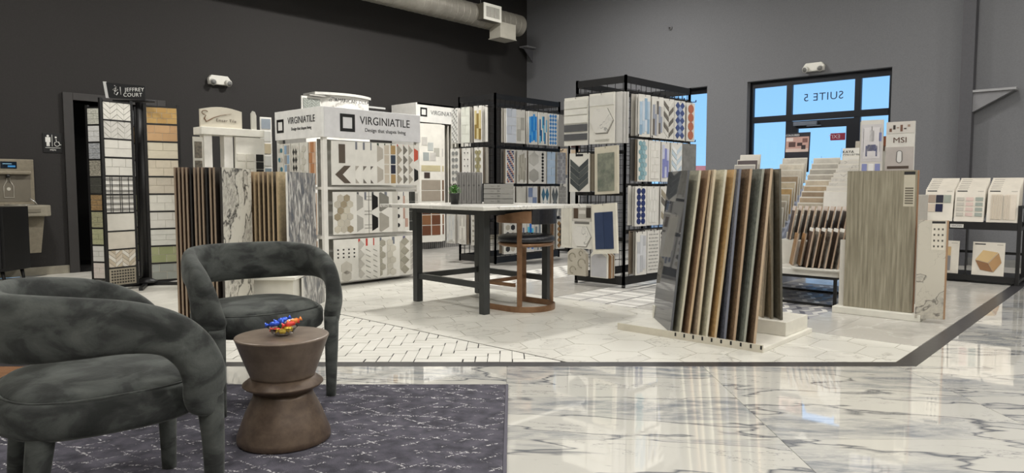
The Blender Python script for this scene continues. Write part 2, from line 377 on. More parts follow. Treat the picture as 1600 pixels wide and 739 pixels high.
# outside
struct(MB().box(11.65, 120, -60, 90, -.2, -.1).obj('ground_outside', TX((150, 146, 138), (128, 124, 118), 3, rough=.9)))
hs = thing('distant_house', 'low distant house with a pinkish red roof seen through the far window', 'house', W(25.6, 100, -.1), -YAW+90)
MB().box(-3, 3, -4, 4, 0, 2.4).obj('wall', P((190, 180, 170), .8), hs)
MB().prism([(-3.4, 2.4), (3.4, 2.4), (0, 4.2)], -4.3, 4.3, 'y').obj('roof', P((205, 120, 105), .8), hs)
for y in (-2.5, 0, 2.5): box('window', P((60, 70, 85), .3), hs, -3.05, -2.95, y-.7, y+.7, 1, 2)
sh = thing('bare_shrub', 'thin bare twigs of a shrub outside the glass door', 'shrub', (13.2, 4.35, -.1))
q = MB()
for k in range(26):
    a1 = RN.uniform(0, 6.28); r0 = RN.uniform(.02, .06); r1 = RN.uniform(.2, .75); h1 = RN.uniform(1.0, 2.0)
    q.tube([(r0*math.cos(a1), r0*math.sin(a1), 0), (r1*.4*math.cos(a1), r1*.4*math.sin(a1), h1*.55), (r1*math.cos(a1), r1*math.sin(a1), h1)], [.008, .005, .002], 5)
q.obj('twig', P((96, 92, 88), .8), sh, kind='stuff')
# ---------------------------------------------------------------- ceiling lamps
for i, (x, y, pw) in enumerate(LAMPS):
    lamp_light(x, y, pw)
    t = thing('ceiling_lamp', 'white rectangular high-bay lamp hanging from the ceiling out of view', 'lamp', (x, y, 4.87), group='high-bay lamps under the ceiling')
    box('housing', WHT, t, -.32, .32, -.2, .2, .02, .1, .01)
    MB().tube([(-.25, 0, .1), (-.25, 0, .33)], .004).obj('hanger', BLK, t); MB().tube([(.25, 0, .1), (.25, 0, .33)], .004).obj('hanger', BLK, t)
# ---------------------------------------------------------------- duct
dt = thing('air_duct', 'long grey spiral air duct hanging near the top of the dark wall', 'duct', (10.35, 9.3, 4.19))
q = MB(); n = 48
vs_, fs = [], []
M_DU = TX((150, 146, 136), (128, 124, 115), 3, rough=.45, metal=.3)
xs = []
for i in range(60):
    x = -i*.15; xs += [(x, .2), (x-.138, .2), (x-.141, .2035), (x-.147, .2035)]
for x, r in xs: vs_ += [(x, r*math.cos(2*math.pi*k/n), r*math.sin(2*math.pi*k/n)) for k in range(n)]
for i in range(len(xs)-1): fs += [(i*n+k, i*n+(k+1) % n, (i+1)*n+(k+1) % n, (i+1)*n+k) for k in range(n)]
fs.append(tuple(range(n)))
q.add(vs_, fs); q.obj('duct_tube', M_DU, dt)
v1 = MB().box(-1.30, -.87, -.33, -.12, -.13, .15).obj('vent_box', P((92, 88, 78), .5), dt, .004)
fr_ = MB().box(-1.31, -.86, -.345, -.33, .10, .15).box(-1.31, -.86, -.345, -.33, -.14, -.09).box(-1.31, -1.26, -.345, -.33, -.09, .10).box(-.91, -.86, -.345, -.33, -.09, .10)
fr_.obj('vent_frame', P((226, 224, 214), .45), v1)
for k in range(9): box('vent_slat', P((205, 203, 194), .45), v1, -1.25+k*.038, -1.235+k*.038, -.342, -.325, -.09, .10)
v2 = MB().box(-.84, -.42, -.30, -.02, -.37, -.1).obj('vent_box', P((176, 172, 160), .5), dt, .004)
box('vent_frame', P((170, 166, 155), .45), v2, -.85, -.41, -.31, -.0, -.385, -.37)
for xx in (-1.05, -4, -7): MB().tube([(xx, 0, .2), (xx, 0, 1.01)], .004).obj('hanger_wire', P((190, 190, 188), .4, .8), dt)
def led_brk(loc, rz, label, ln):
    t = thing('steel_bracket', label, 'bracket', loc, rz)
    box('bracket_plate', P((128, 128, 130), .5), t, -.1, .1, -ln, 0, .0, .025)
    MB().prism([(-ln, 0), (0, 0), (0, -.28)], -.012, .012, 'x').obj('gusset', P((84, 84, 88), .6), t)
    return t
led_brk((11.4, 9.86, 3.97), -90, 'small grey steel bracket high in the corner between dark and grey walls', .3)
t = thing('steel_bracket', 'grey triangular steel bracket beside the dark column at far right', 'bracket', (11.30, 1.90, 2.34), 0)
box('bracket_plate', P((150, 150, 152), .5), t, -.08, .10, -.48, 0, 0, .03); MB().prism([(-.46, 0), (0, -.26), (0, 0)], -.05, .05, 'x').obj('gusset', P((122, 122, 125), .6), t)
q = thing('sprinkler_plug', 'tiny round sensor on the grey wall high above the right grid rack', 'sensor', (11.4, 6.586, 3.916), -90)
MB().tube([(0, 0, 0), (0, -.03, 0)], .035, 16).obj('cap', P((120, 120, 122), .5), q)
MB().tube([(0, -.03, 0), (0, -.05, 0)], .015, 12).obj('lens', P((60, 60, 62), .3), q)
def exitlight(loc, rz, label):
    t = thing('emergency_light', label, 'emergency light', loc, rz)
    MB().prism([(-.15, -.06), (.15, -.06), (.16, .02), (.12, .07), (-.12, .07), (-.16, .02)], -.07, 0, 'y').obj('body', P((214, 212, 204), .4), t, .01)
    for s in (-1, 1):
        l = MB().tube([(s*.1, -.065, -.02), (s*.115, -.115, -.035)], [.04, .048], 16).obj('lamp_head', P((205, 203, 196), .35), t)
        MB().tube([(s*.1155, -.117, -.0355), (s*.116, -.119, -.036)], .036, 16).obj('lens', P((120, 120, 118), .15), l)
exitlight((4.69, 10.02, 2.59), 0, 'white two-headed emergency light high on the dark wall')
exitlight((11.4, 4.04, 2.93), -90, 'white two-headed emergency light above the glass door')
# ---------------------------------------------------------------- tile patterns (lists of polygon, colour) in board coordinates
def hexp(cx, cz, r, pointy=True):
    o = 30 if pointy else 0
    return [(cx+r*math.cos(rad(o+60*k)), cz+r*math.sin(rad(o+60*k))) for k in range(6)]
def circ(cx, cz, r, n=12): return [(cx+r*math.cos(2*math.pi*k/n), cz+r*math.sin(2*math.pi*k/n)) for k in range(n)]
def rc(x0, x1, z0, z1): return [(x0, z0), (x1, z0), (x1, z1), (x0, z1)]
def cyc(c, k): return c[k % len(c)]
def p_slab(w, h, c, m=.0): return [(rc(-w/2+m, w/2-m, m, h-m*1.6), c[0])]
def p_brick(w, h, c, nr=4, nb=2, g=.004, m=.0, off=.5):
    out = []; rh = (h-2*m)/nr; bw = (w-2*m)/nb
    for r in range(nr):
        s = -bw*off if r % 2 else 0
        for k in range(nb+1):
            x0, x1 = max(-w/2+m, -w/2+m+s+k*bw), min(w/2-m, -w/2+m+s+(k+1)*bw)
            if x1-x0 > g*2: out.append((rc(x0+g/2, x1-g/2, m+r*rh+g/2, m+(r+1)*rh-g/2), cyc(c, r+k)))
    return out
def p_grid(w, h, c, nx=2, nz=4, g=.012, m=.015):
    return p_brick(w, h, c, nz, nx, g, m, 0) if True else []
def p_chev(w, h, c, n=5, m=.012, t=.8):
    out = []; s = (h-2*m-w*.35)/n; hw = w/2-m; d = w*.35
    for k in range(n):
        z = m+k*s
        out.append(([(-hw, z+d), (-.001, z), (-.001, z+s*t), (-hw, z+d+s*t)], cyc(c, k)))
        out.append(([(.001, z), (hw, z+d), (hw, z+d+s*t), (.001, z+s*t)], cyc(c, k+1)))
    return out
def p_hex(w, h, c, r=.045, m=.01, pointy=True, g=.93):
    out = []; dx = r*math.sqrt(3); dz = r*1.5; k = 0; j = 0; z = m+r
    while z+r <= h-m+.001:
        nx = int((w-2*m-(dx/2 if j % 2 else 0))/dx)
        x0 = -w/2+m+dx/2+(dx/2 if j % 2 else 0)
        for i in range(max(nx, 0)): out.append((hexp(x0+i*dx, z, r*g), cyc(c, k))); k += 1
        z += dz; j += 1
    return out
def p_diam(w, h, c, nx=2, nz=4, m=.012):
    out = []; dx = (w-2*m)/nx; dz = (h-2*m)/nz
    for i in range(nx):
        for j in range(nz):
            x, z = -w/2+m+(i+.5)*dx, m+(j+.5)*dz; out.append(([(x-dx*.47, z), (x, z-dz*.47), (x+dx*.47, z), (x, z+dz*.47)], c[0]))
    for i in range(nx-1):
        for j in range(nz-1):
            x, z = -w/2+m+(i+1)*dx, m+(j+1)*dz; out.append(([(x-dx*.47, z), (x, z-dz*.47), (x+dx*.47, z), (x, z+dz*.47)], c[-1]))
    return out
def p_dots(w, h, c, nx=2, nz=4, r=.025, m=.02, f=circ):
    return [(f(-w/2+m+(i+.5)*(w-2*m)/nx, m+(j+.5)*(h-2*m)/nz, r), cyc(c, i+j)) for i in range(nx) for j in range(nz)]
def p_vstr(w, h, c, n=5, m=.015):
    out = []; s = (w-2*m)/n; q = random.Random(int(w*1000)+int(h*1000)+n)
    for k in range(n):
        z = m+q.uniform(0, .12)*h; e = h-m-q.uniform(.03, .2)*h; md = z+(e-z)*q.uniform(.3, .7)
        x0, x1 = -w/2+m+k*s, -w/2+m+(k+1)*s-.002
        out += [(rc(x0, x1, z, md-.002), cyc(c, k)), (rc(x0, x1, md, e), cyc(c, k+1))]
    return out
def p_arrow(w, h, c):
    a = w*.36
    return [(rc(-.02-w*.13, -.02+w*.13, h*.50, h*.93), c[0]), ([(-a, h*.24), (a*.6, h*.44), (a*.0+.02, h*.44), (-a*.0, h*.44), (-a, h*.24)][:1]+[(-a*.15, h*.24), (a*.8, h*.44), (a*.05, h*.44)], c[0]), ([(-a, h*.24), (a*.05, h*.04), (a*.8, h*.04), (-a*.15, h*.24)], c[0])]
def p_hexcol(w, h, c, n=2): 
    r = min(w*.5, h/(n*2)*.98)*.98
    return [(hexp(0, h*(k+.5)/n, r), cyc(c, k)) for k in range(n)]
def p_basket(w, h, c):
    out = []
    for i in range(4):
        for j in range(3): out.append((rc(-w*.36+i*w*.22, -w*.36+i*w*.22+.016, h*.56+j*h*.09, h*.56+j*h*.09+.016), (25, 25, 25)))
    out += [(hexp(0, h*.32, w*.25), c[0]), (hexp(0, h*.1+.01, w*.22), c[0])]
    return out
def p_diag(w, h, c):
    return [([(-w*.4, h*(.08+k*.13)+.06), (w*.35, h*(.08+k*.13)-.03), (w*.35, h*(.08+k*.13)-.026), (-w*.4, h*(.08+k*.13)+.064)], (70, 66, 62)) for k in range(6)]
def p_lattice(w, h, c):
    return [(circ(-w/2+.015+(i+.5)*(w-.03)/9, .012+(j+.5)*(h-.024)/5, .010, 6), c[0]) for i in range(9) for j in range(5)]
def p_plaid(w, h, c):
    out = [(rc(-w/2, w/2, h*z, h*z+.004), c[0]) for z in (.12, .2, .45, .53, .8, .88)]
    return out + [(rc(w*x, w*x+.004, 0, h), c[0]) for x in (-.35, -.28, 0, .07, .33)]
def p_photo(w, h, c):     # sample of a room picture over tile swatches
    return [(rc(-w*.42, w*.42, h*.62, h*.95), c[0]), (rc(-w*.3, -w*.05, h*.68, h*.9), c[1]), (rc(w*.05, w*.3, h*.66, h*.84), c[1]), (hexp(0, h*.3, min(w*.42, h*.26), False), c[2])]
def p_zig(w, h, c, nc=4, n=5, g=.86):
    out = []; cw = w/nc; rh = h/n; d = cw*.8
    for i in range(nc):
        x0, x1 = -w/2+i*cw+.001, -w/2+(i+1)*cw-.001
        for j in range(-2, n+1):
            z = j*rh; a, b = (z, z+d) if i % 2 else (z+d, z)
            q = clip([(x0, a), (x1, b), (x1, b+rh*g), (x0, a+rh*g)], [(0, 1, 0), (0, -1, -h)])
            if q: out.append((q, cyc(c, i+j)))
    return out
PATS = dict(zig=p_zig, slab=p_slab, brick=p_brick, grid=p_grid, chev=p_chev, hex=p_hex, diam=p_diam, dots=p_dots, vstr=p_vstr, arrow=p_arrow, hexcol=p_hexcol,
            basket=p_basket, diag=p_diag, lattice=p_lattice, plaid=p_plaid, photo=p_photo)
MESH = {}
def put_tiles(par, polys, yo=0, th=.005, big=.055, rough=.3, name='tile', tex=None):
    small = {}; nb = 0
    for p, c in polys:
        xs_, zs_ = [q[0] for q in p], [q[1] for q in p]
        ext = max(max(xs_)-min(xs_), max(zs_)-min(zs_)); sm = min(max(xs_)-min(xs_), max(zs_)-min(zs_))
        m = tex or (c if not isinstance(c, tuple) else P(c, rough))
        if ext >= big and sm > .02 and nb < 16:
            cx, cz = sum(xs_)/len(p), sum(zs_)/len(p); rel = [(round(a-cx, 4), round(b-cz, 4)) for a, b in p]; k = (tuple(rel), th, id(m))
            if k not in MESH: MESH[k] = MB().prism(rel, -th, 0, 'y').mesh('tile', m)
            o = bpy.data.objects.new(name, MESH[k]); C.objects.link(o); o.parent = par; o.location = (cx, yo, cz); nb += 1
        else: small.setdefault(id(m), (m, []))[1].append(p)
    if small:
        q = MB(); ms = []
        for i, (m, ps) in enumerate(small.values()):
            ms.append(m)
            for p in ps: q.prism(p, -th, 0, 'y', m=i)
        o = q.obj('mosaic', ms, par, kind='stuff'); o.location = (0, yo, 0)
ORD = ['first', 'second', 'third', 'fourth', 'fifth', 'sixth', 'seventh', 'eighth', 'ninth', 'tenth', 'eleventh', 'twelfth', 'thirteenth', 'fourteenth', 'fifteenth', 'sixteenth']
def board(loc, rz, wd, ht, pat, cols, label, group, base=(222, 220, 212), th=.01, rx=0, name='sample_board', kw={}, tab=None, hook=False, cat='sample board', arch=False, rough=.3, ry=0, strip=None):
    t = thing(name, label, cat, loc, rz, group, rx, ry); bm = base if not isinstance(base, tuple) else P(base, .5)
    if arch:
        pts = [(-wd/2, 0), (wd/2, 0), (wd/2, ht*.82), (wd*.36, ht*.93), (wd*.15, ht), (-wd*.15, ht), (-wd*.36, ht*.93), (-wd/2, ht*.82)]
        MB().prism(pts, 0, th, 'y').obj('backing', bm, t)
    else:
        k = ('bk', round(wd, 3), round(ht, 3), th, id(bm))
        if k not in MESH: MESH[k] = MB().box(-wd/2, wd/2, 0, th, 0, ht).mesh('backing', bm)
        o = bpy.data.objects.new('backing', MESH[k]); C.objects.link(o); o.parent = t
    if pat: put_tiles(t, PATS[pat](wd, ht, cols, **kw), rough=rough)
    if tab: box('colour_tab', P(tab, .5), t, tab_x(wd), tab_x(wd)+.03, -.002, 0, ht-.085, ht-.003)
    if strip: box('printed_strip', P(strip, .5), t, -wd*.44, -wd*.1, -.0012, 0, ht-.03, ht-.018)
    if hook: MB().tube([(0, -.012, ht-.02), (0, -.012, ht+.012), (0, .02, ht+.02)], .003, 5).obj('hanging_hook', BLK, t)
    return t
def tab_x(wd): return wd/2-.095
WH = (224, 222, 214); LG = (196, 193, 186); MG = (150, 148, 144); DG = (84, 84, 86); TP = (158, 148, 134); BR = (110, 84, 64); BE = (206, 194, 172)
BL = (70, 120, 190); LB = (150, 178, 205); NV = (42, 56, 96); TE = (120, 158, 160); GR = (150, 155, 118); OL = (138, 124, 78)
# ---------------------------------------------------------------- white corner rack
rk = thing('corner_rack', 'white corner display rack with two black-square logo headers', 'display rack', (4.17, 6.53, 0))
q = MB()
for x, y in ((0, 0), (1.27, 0), (0, .9), (1.27, .9)): q.box(x, x+.055, y, y+.055, 0.0, 1.62)
for k, p in enumerate([(0, 0), (1.27, 0), (0, .9), (1.27, .9)]): box('post', WHT, rk, p[0], p[0]+.05, p[1], p[1]+.05, 0, 1.62, .003)
for z in (.515, 1.045):
    box('shelf', WHT, rk, .05, 1.27, .005, .9, z, z+.03); box('side_rail', WHT, rk, .005, .045, .05, .9, z, z+.03)
box('base_rail', WHT, rk, .05, 1.27, .01, .04, .02, .05); box('base_shelf', P((200, 198, 190), .5), rk, .05, 1.27, .05, .9, .02, .04)
MB().box(.12, 1.2, .3, .31, .05, 1.6).obj('back_panel', P((206, 204, 197), .5), rk)
h1 = box('header', P((228, 228, 230), .5), rk, .0, 1.31, -.03, -.005, 1.60, 1.92, .003)  # shade on the long side is put into this greyer white
h2 = box('header', P((240, 240, 237), .5), rk, -.03, -.001, -.03, .93, 1.60, 1.92, .003)
box('header', P((215, 214, 210), .5), rk, .0, 1.31, .0, .93, 1.90, 1.915)
def ringlogo(par, cx, cz, s, y=-.003, rot=None):
    q = MB(); k = s*.30
    for a in ((-s/2, s/2, s/2-k*.62, s/2), (-s/2, s/2, -s/2, -s/2+k*.62), (-s/2, -s/2+k*.62, -s/2+k*.62, s/2-k*.62), (s/2-k*.62, s/2, -s/2+k*.62, s/2-k*.62)): q.box(a[0], a[1], -.002, 0, a[2], a[3])
    o = q.obj('logo_square', P((18, 18, 18), .5), par); o.location = (cx, y, cz); return o
ringlogo(h1, .29, 1.765, .19, -.031); text('VIRGINIATILE', .125, INK, h1, .80, 1.80, -.033, sx=.92, spacing=1.02); text('Design that shapes living', .058, INK, h1, .80, 1.70, -.033)
o = ringlogo(h2, 0, 1.755, .15, 0); o.location = (-.031, .81, 1.755); o.rotation_euler = (0, 0, rad(-90))
for s_, sz, z in (('VIRGINIATILE', .105, 1.80), ('Design that shapes living', .047, 1.71)):
    o = text(s_, sz, INK, h2, 0, 0, sx=.88); o.location = (-.033, .37, z); o.rotation_euler = (rad(90), 0, rad(-90))
RED = (196, 66, 56); GTAB = (52, 72, 50); GY = (120, 124, 134)
VT = {
 'top': (1.095, .47, [(4.54, .29, 'arrow', [(92, 82, 72)], GY, 'dark taupe arrow'), (4.63, .22, 'arrow', [(178, 172, 162)], GY, 'pale grey arrow'), (4.73, .22, 'arrow', [(120, 114, 106)], GY, 'mid grey arrow'),
     (4.82, .22, 'arrow', [(98, 92, 86)], GY, 'dark grey arrow'), (4.92, .22, 'hexcol', [(188, 182, 172)], GTAB, 'cream hexagon'), (5.01, .22, 'grid', [(206, 196, 180)], GTAB, 'cream square'), (5.10, .22, 'grid', [(54, 66, 84), (176, 146, 98), (36, 40, 60)], GTAB, 'navy and gold block'),
     (5.19, .22, 'diam', [(168, 160, 146)], RED, 'grey diamond'), (5.27, .22, 'diam', [(126, 122, 114), (186, 182, 172)], RED, 'dark diamond'), (5.35, .22, 'diam', [(176, 170, 158)], RED, 'pale diamond'), (5.43, .2, 'hexcol', [(24, 24, 24), (204, 92, 70)], GTAB, 'black and coral hexagon')]),
 'middle': (.56, .46, [(4.55, .29, 'hex', [(206, 200, 184), (196, 190, 176), (164, 152, 128)], GY, 'beige hexagon cluster'), (4.64, .22, 'hexcol', [(176, 174, 168)], DG, 'pale grey hexagon'), (4.74, .22, 'plaid', [(120, 118, 112)], GY, 'scribble line'),
     (4.84, .22, 'hexcol', [(20, 20, 20)], DG, 'black hexagon'), (5.02, .28, 'hexcol', [(172, 168, 158), (134, 132, 124)], GY, 'large grey hexagon'), (5.10, .22, 'slab', [(206, 203, 195)], RED, 'plain pale'), (5.18, .22, 'dots', [(34, 34, 36)], GY, 'black leaf'),
     (5.27, .22, 'vstr', [(198, 164, 150), WH], GY, 'pink striped'), (5.36, .22, 'brick', [(50, 52, 50)], GTAB, 'black block'), (5.43, .16, 'grid', [LG], GTAB, 'small pale block')]),
 'bottom': (.045, .46, [(4.56, .30, 'basket', [(204, 200, 190)], RED, 'black dot basketweave'), (4.65, .22, 'diam', [LG], RED, 'pale octagon'), (4.75, .22, 'diag', [LG], RED, 'diagonal line'), (4.84, .22, 'diag', [MG], RED, 'second diagonal line'),
     (4.94, .22, 'hex', [(176, 172, 158)], GY, 'leafy mosaic'), (5.12, .29, 'hex', [(208, 204, 192)], GY, 'outlined hexagon'), (5.28, .26, 'diam', [(164, 160, 146), (186, 182, 168)], (110, 110, 140), 'cube mosaic'), (5.36, .22, 'chev', [LG], BR, 'line zigzag'), (5.43, .18, 'dots', [(26, 26, 26)], GY, 'black dot')])}
for row, (z0, hh, L_) in VT.items():
    for i, (xr, wd, pat, cols, tb, d) in enumerate(L_):
        board((xr-wd/2, 6.488, z0), -15 if i else -4, wd, hh, pat, cols, f'{d} tile board, {ORD[i]} from left, {row} row, long side, white corner rack', 'tile boards on the white corner rack', tab=tb if i else None, base=(234, 232, 225))
for row, z0, hh in (('top', 1.095, .46), ('middle', .56, .45), ('bottom', .045, .45)):
    for i, (yy, wd, pat, cols, d) in enumerate([(6.68, .13, 'brick', [(186, 128, 84), (214, 176, 148)], 'terracotta brick'), (6.85, .17, 'hex', [(206, 203, 192)], 'white hexagon'), (7.03, .17, 'diam', [(208, 205, 196), (34, 34, 34)], 'black diamond'), (7.2, .14, 'grid', [(164, 160, 156), LB], 'grey and blue block'), (7.34, .12, 'dots', [(84, 136, 150), LG], 'teal leaf')]):
        board((4.135, yy, z0), -90, wd, hh, pat, cols, kw=dict(nx=3, nz=5) if pat == 'diam' else {}, label=f'{d} tile board, {ORD[4-i]} from left, {row} row, narrow end of corner rack', group='tile boards on the narrow end of the white corner rack')
# ---------------------------------------------------------------- second white display with pages
c2 = thing('wing_rack', 'tall white cabinet of swinging tile pages against the dark wall', 'display rack', (7.75, 9.3, 0))
box('side_panel', WHT, c2, 0, .03, .02, .66, .12, 2.5); box('side_panel', WHT, c2, 1.27, 1.3, .02, .66, .12, 2.5)
box('back_panel', P((190, 188, 180), .5), c2, .03, 1.27, .62, .65, .12, 2.48); box('top_panel', WHT, c2, .03, 1.27, .0, .62, 2.47, 2.5)
h = box('header', P((228, 227, 221), .5), c2, 0, 1.3, -.0, .02, 2.18, 2.5); ringlogo(h, .17, 2.35, .15, -.001); text('VIRGINIATILE', .105, P((90, 90, 92), .6), h, .64, 2.35, -.002)
for k in range(26): box('plinth_rib', P((128, 126, 122), .5), c2, .05+k*.047, .085+k*.047, .03, .05, 0, .12)
box('plinth', P((84, 83, 81), .6), c2, .03, 1.27, .05, .6, 0, .12)
for i, xr in enumerate([8.24, 8.41, 8.40, 8.49, 8.58, 8.67, 8.76]):
    wd = .44 if i == 0 else (.2 if i == 1 else .42)
    t = thing('tile_page', f'white swinging tile page, {ORD[i]} from left in the tall page cabinet', 'tile page', (xr-wd/2, 9.24, .125) if i < 1 else ((xr-.15, 9.29, .125) if i == 1 else (xr+.13, 9.50, .125)), -12 if i < 2 else 58, 'swinging tile pages')
    box('page_panel', P((226, 223, 213), .5), t, -wd/2, wd/2, 0, .014, 0, 2.03)
    pl = []
    for a in range(3): pl.append((rc(-wd*.4+a*wd*.27, -wd*.4+a*wd*.27+wd*.24, 1.66-a*.09, 1.80-a*.09), cyc([LG, (186, 190, 186), (178, 176, 166)], a+i)))
    for a in range(2): pl.append((rc(-wd*.34+a*wd*.3, -wd*.34+a*wd*.3+wd*.26, 1.40, 1.54), cyc([(160, 166, 164), LG], a+i)))
    pl += [(rc(-wd*.42, wd*.42, 1.22, 1.32), (196, 186, 150)), (rc(-wd*.3, -wd*.05, 1.1, 1.2), (70, 60, 56)), (rc(-wd*.42, wd*.42, .90, 1.07), cyc([TP, BR, MG], i)), (rc(-wd*.42, wd*.42, .71, .885), cyc([TP, BR, MG], i))]
    for a in range(2):
        for b in range(3): pl.append((rc(-wd*.4+a*wd*.42, -wd*.4+a*wd*.42+wd*.38, .12+b*.18, .12+b*.18+.165), cyc([(104, 66, 46), (132, 92, 62), (86, 60, 48), (120, 76, 54)], a*3+b+i)))
    put_tiles(t, pl, big=.08)
# ---------------------------------------------------------------- curved white header display behind
ao = thing('curved_display', 'white display with curved header rising behind the white corner rack', 'display rack', (5.1, 8.5, 0))
box('cabinet', WHT, ao, .1, 1.15, .05, .6, 0, 2.12, .004)
def arc(x0, x1, sag, z0, z1, n=10, t=.02):
    pts = [(x0+(x1-x0)*k/n, -sag*4*(k/n)*(1-k/n)) for k in range(n+1)]
    return pts + [(a, b+t) for a, b in reversed(pts)]
hd = MB().prism(arc(.3, 1.1, .12, 0, 0), 2.08, 2.33).obj('header', P((222, 220, 214), .45), ao)
MB().prism(arc(.22, 1.14, .15, 0, 0, t=.3), 2.33, 2.365).obj('canopy', P((206, 205, 200), .4), ao)
text('AMERICAN OLEAN', .066, INK, hd, .76, 2.265, -.128, spacing=1.15)
MB().tube([(.42+.06*math.cos(a*.35), -.128, 2.235+.06*math.sin(a*.35)) for a in range(10)], .003, 5).tube([(.42+.035*math.cos(a*.35), -.128, 2.235+.05*math.sin(a*.35)) for a in range(10)], .003, 5).obj('logo_arch', INK, hd)
MB().prism(arc(.9, 1.4, .0, 0, 0), 2.22, 2.245).obj('canopy_arm', P((180, 180, 178), .4), ao)
sb = box('sample_header', P((214, 212, 206), .5), ao, .0, .3, -.02, .0, 2.05, 2.29)
put = [(p, c) for p, c in p_zig(.26, .15, [(150, 152, 146)], 4, 4)]
qq = MB()
for p, c in put: qq.prism([(a+.15, b+2.115) for a, b in p], -.028, -.02, 'y')
qq.obj('mosaic', P((146, 150, 144), .3), sb, kind='stuff')
box('trim_strip', P((170, 168, 162), .4), ao, .1, .7, -.06, .02, 2.30, 2.315)
pb = thing('brochure_stand', 'narrow white leaflet stand with blue picture left of the white corner rack', 'leaflet stand', (4.35, 8.05, 0), -10)
box('panel', WHT, pb, -.07, .07, 0, .02, 0, 1.92, .003)
box('base', WHT, pb, -.1, .1, -.1, .12, 0, .03)
for k, c in enumerate([(150, 160, 170), (206, 206, 200), (196, 184, 156), (206, 206, 200), (130, 146, 156)]): box('picture', P(c, .5), pb, -.055, .055, -.004, 0, 1.78-k*.15, 1.9-k*.15)
# ---------------------------------------------------------------- small white display with arched sign
em = thing('arch_sign_display', 'white display with arched sign and scrolled logo, behind the dark slab rack', 'display rack', (3.32, 7.5, 0))
box('column', WHT, em, .02, .11, .0, .1, 0, 1.63, .003); box('column', WHT, em, .24, .34, .0, .1, 0, 1.63, .003)
box('crossbeam', P((226, 224, 214), .45), em, -.02, .69, -.04, .16, 1.63, 1.71, .004)
pts = [(0, 1.71), (.46, 1.71), (.46, 1.90)] + [(.46-.46*k/8, 1.90+.035*math.sin(math.pi*k/8)) for k in range(1, 8)] + [(0, 1.90)]
sg = MB().prism(pts, .02, .05, 'y').obj('sign', P((206, 200, 184), .45), em)
SW = P((110, 84, 60), .5)
MB().tube([(.05+.035*math.cos(t), .017, 1.865+.022*math.sin(t)) for t in [a*.5+.6 for a in range(9)]] , .004, 6).tube([(.06, .017, 1.84), (.04, .017, 1.80), (.06, .017, 1.77), (.09, .017, 1.785), (.14, .017, 1.815), (.22, .017, 1.845), (.34, .017, 1.87)], [.004, .008, .009, .007, .005, .003, .0015], 6).obj('logo_swirl', SW, sg)
text('Emser Tile', .045, P((80, 66, 54), .5), sg, .28, 1.79, .017, spacing=1.15)
MB().prism([(.56, 1.71), (.62, 1.71), (.62, 1.87), (.605, 1.91), (.58, 1.92), (.56, 1.89)], .0, .02, 'y').obj('side_fin', P((190, 188, 178), .4), em)
pn = box('tile_panel', P((228, 226, 217), .45), em, .36, .70, -.02, .02, .03, 1.62, .003)
for cx, c in ((.415, (220, 217, 206)), (.52, (216, 213, 202)), (.635, (20, 20, 20))):
    for k in range(3):
        o = box('tile', P(c, .35), pn, cx-.042, cx+.042, -.032, -.02, 1.36-k*.085, 1.437-k*.085)
for k in range(2): box('tile', P((200, 197, 186), .35), pn, .40+.15*k, .52+.15*k, -.03, -.02, .95, 1.15)
pn = MB().box(-.10, .0, -.02, 0, .1, 1.6).obj('side_tile_panel', P((206, 204, 194), .4), em); 
for k in range(6): box('tile', TX((120, 112, 98), (70, 66, 58), 30, rough=.4), pn, -.09, -.015, -.03, -.02, 1.38-k*.2, 1.55-k*.2)
box('base', WHT, em, -.02, .69, -.05, .3, 0, .03)
# ---------------------------------------------------------------- rotating tile display with four wings
jc = thing('rotating_rack', 'black rotating tile rack with wings of tiles beside the restroom doorway', 'display rack', W(-4.0, 7.66), -YAW)
MB().tube([(0, 0, .03), (0, 0, 1.99)], .05, 20).obj('post', BLK, jc)
for a in range(5):
    an = rad(a*72-70); MB().prism([(.02*math.sin(an), -.02*math.cos(an)), (.45*math.cos(an)+.02*math.sin(an), .45*math.sin(an)-.02*math.cos(an)), (.45*math.cos(an)-.02*math.sin(an), .45*math.sin(an)+.02*math.cos(an)), (-.02*math.sin(an), .02*math.cos(an))], .0, .035).obj('foot', BLK, jc, .004)
MB().lathe([(.12, .035), (.12, .05), (.06, .09)], 20).obj('hub', BLK, jc)
MB().tube([(-.24, -.1, 1.985), (.18, -.05, 1.985)], .012).obj('sign_arm', BLK, jc)
sg = MB().prism([(-.30, 2.02), (.11, 1.99), (.11, 2.14), (-.30, 2.18)], -.11, -.10, 'y').obj('sign', P((34, 35, 37), .3), jc)
MB().prism([(-.305, 2.015), (-.275, 2.013), (-.30, 2.185), (-.33, 2.187)], -.115, -.098, 'y').obj('sign_edge', P((200, 200, 198), .3), sg)
text('JEFFREY', .055, P((225, 225, 222), .4), sg, .0, 2.10, -.112, sx=1.0, spacing=1.1); text('COURT', .055, P((225, 225, 222), .4), sg, -.02, 2.045, -.112, spacing=1.1)
MB().tube([(-.21, -.112, 2.145), (-.19, -.112, 2.13), (-.23, -.112, 2.10), (-.2, -.112, 2.085), (-.175, -.112, 2.10), (-.2, -.112, 2.115), (-.215, -.112, 2.06), (-.19, -.112, 2.045), (-.175, -.112, 2.075)], .004, 6).tube([(-.145, -.112, 2.05), (-.15, -.112, 2.13)], .003, 6).obj('logo_scroll', P((225, 225, 222), .4), sg)
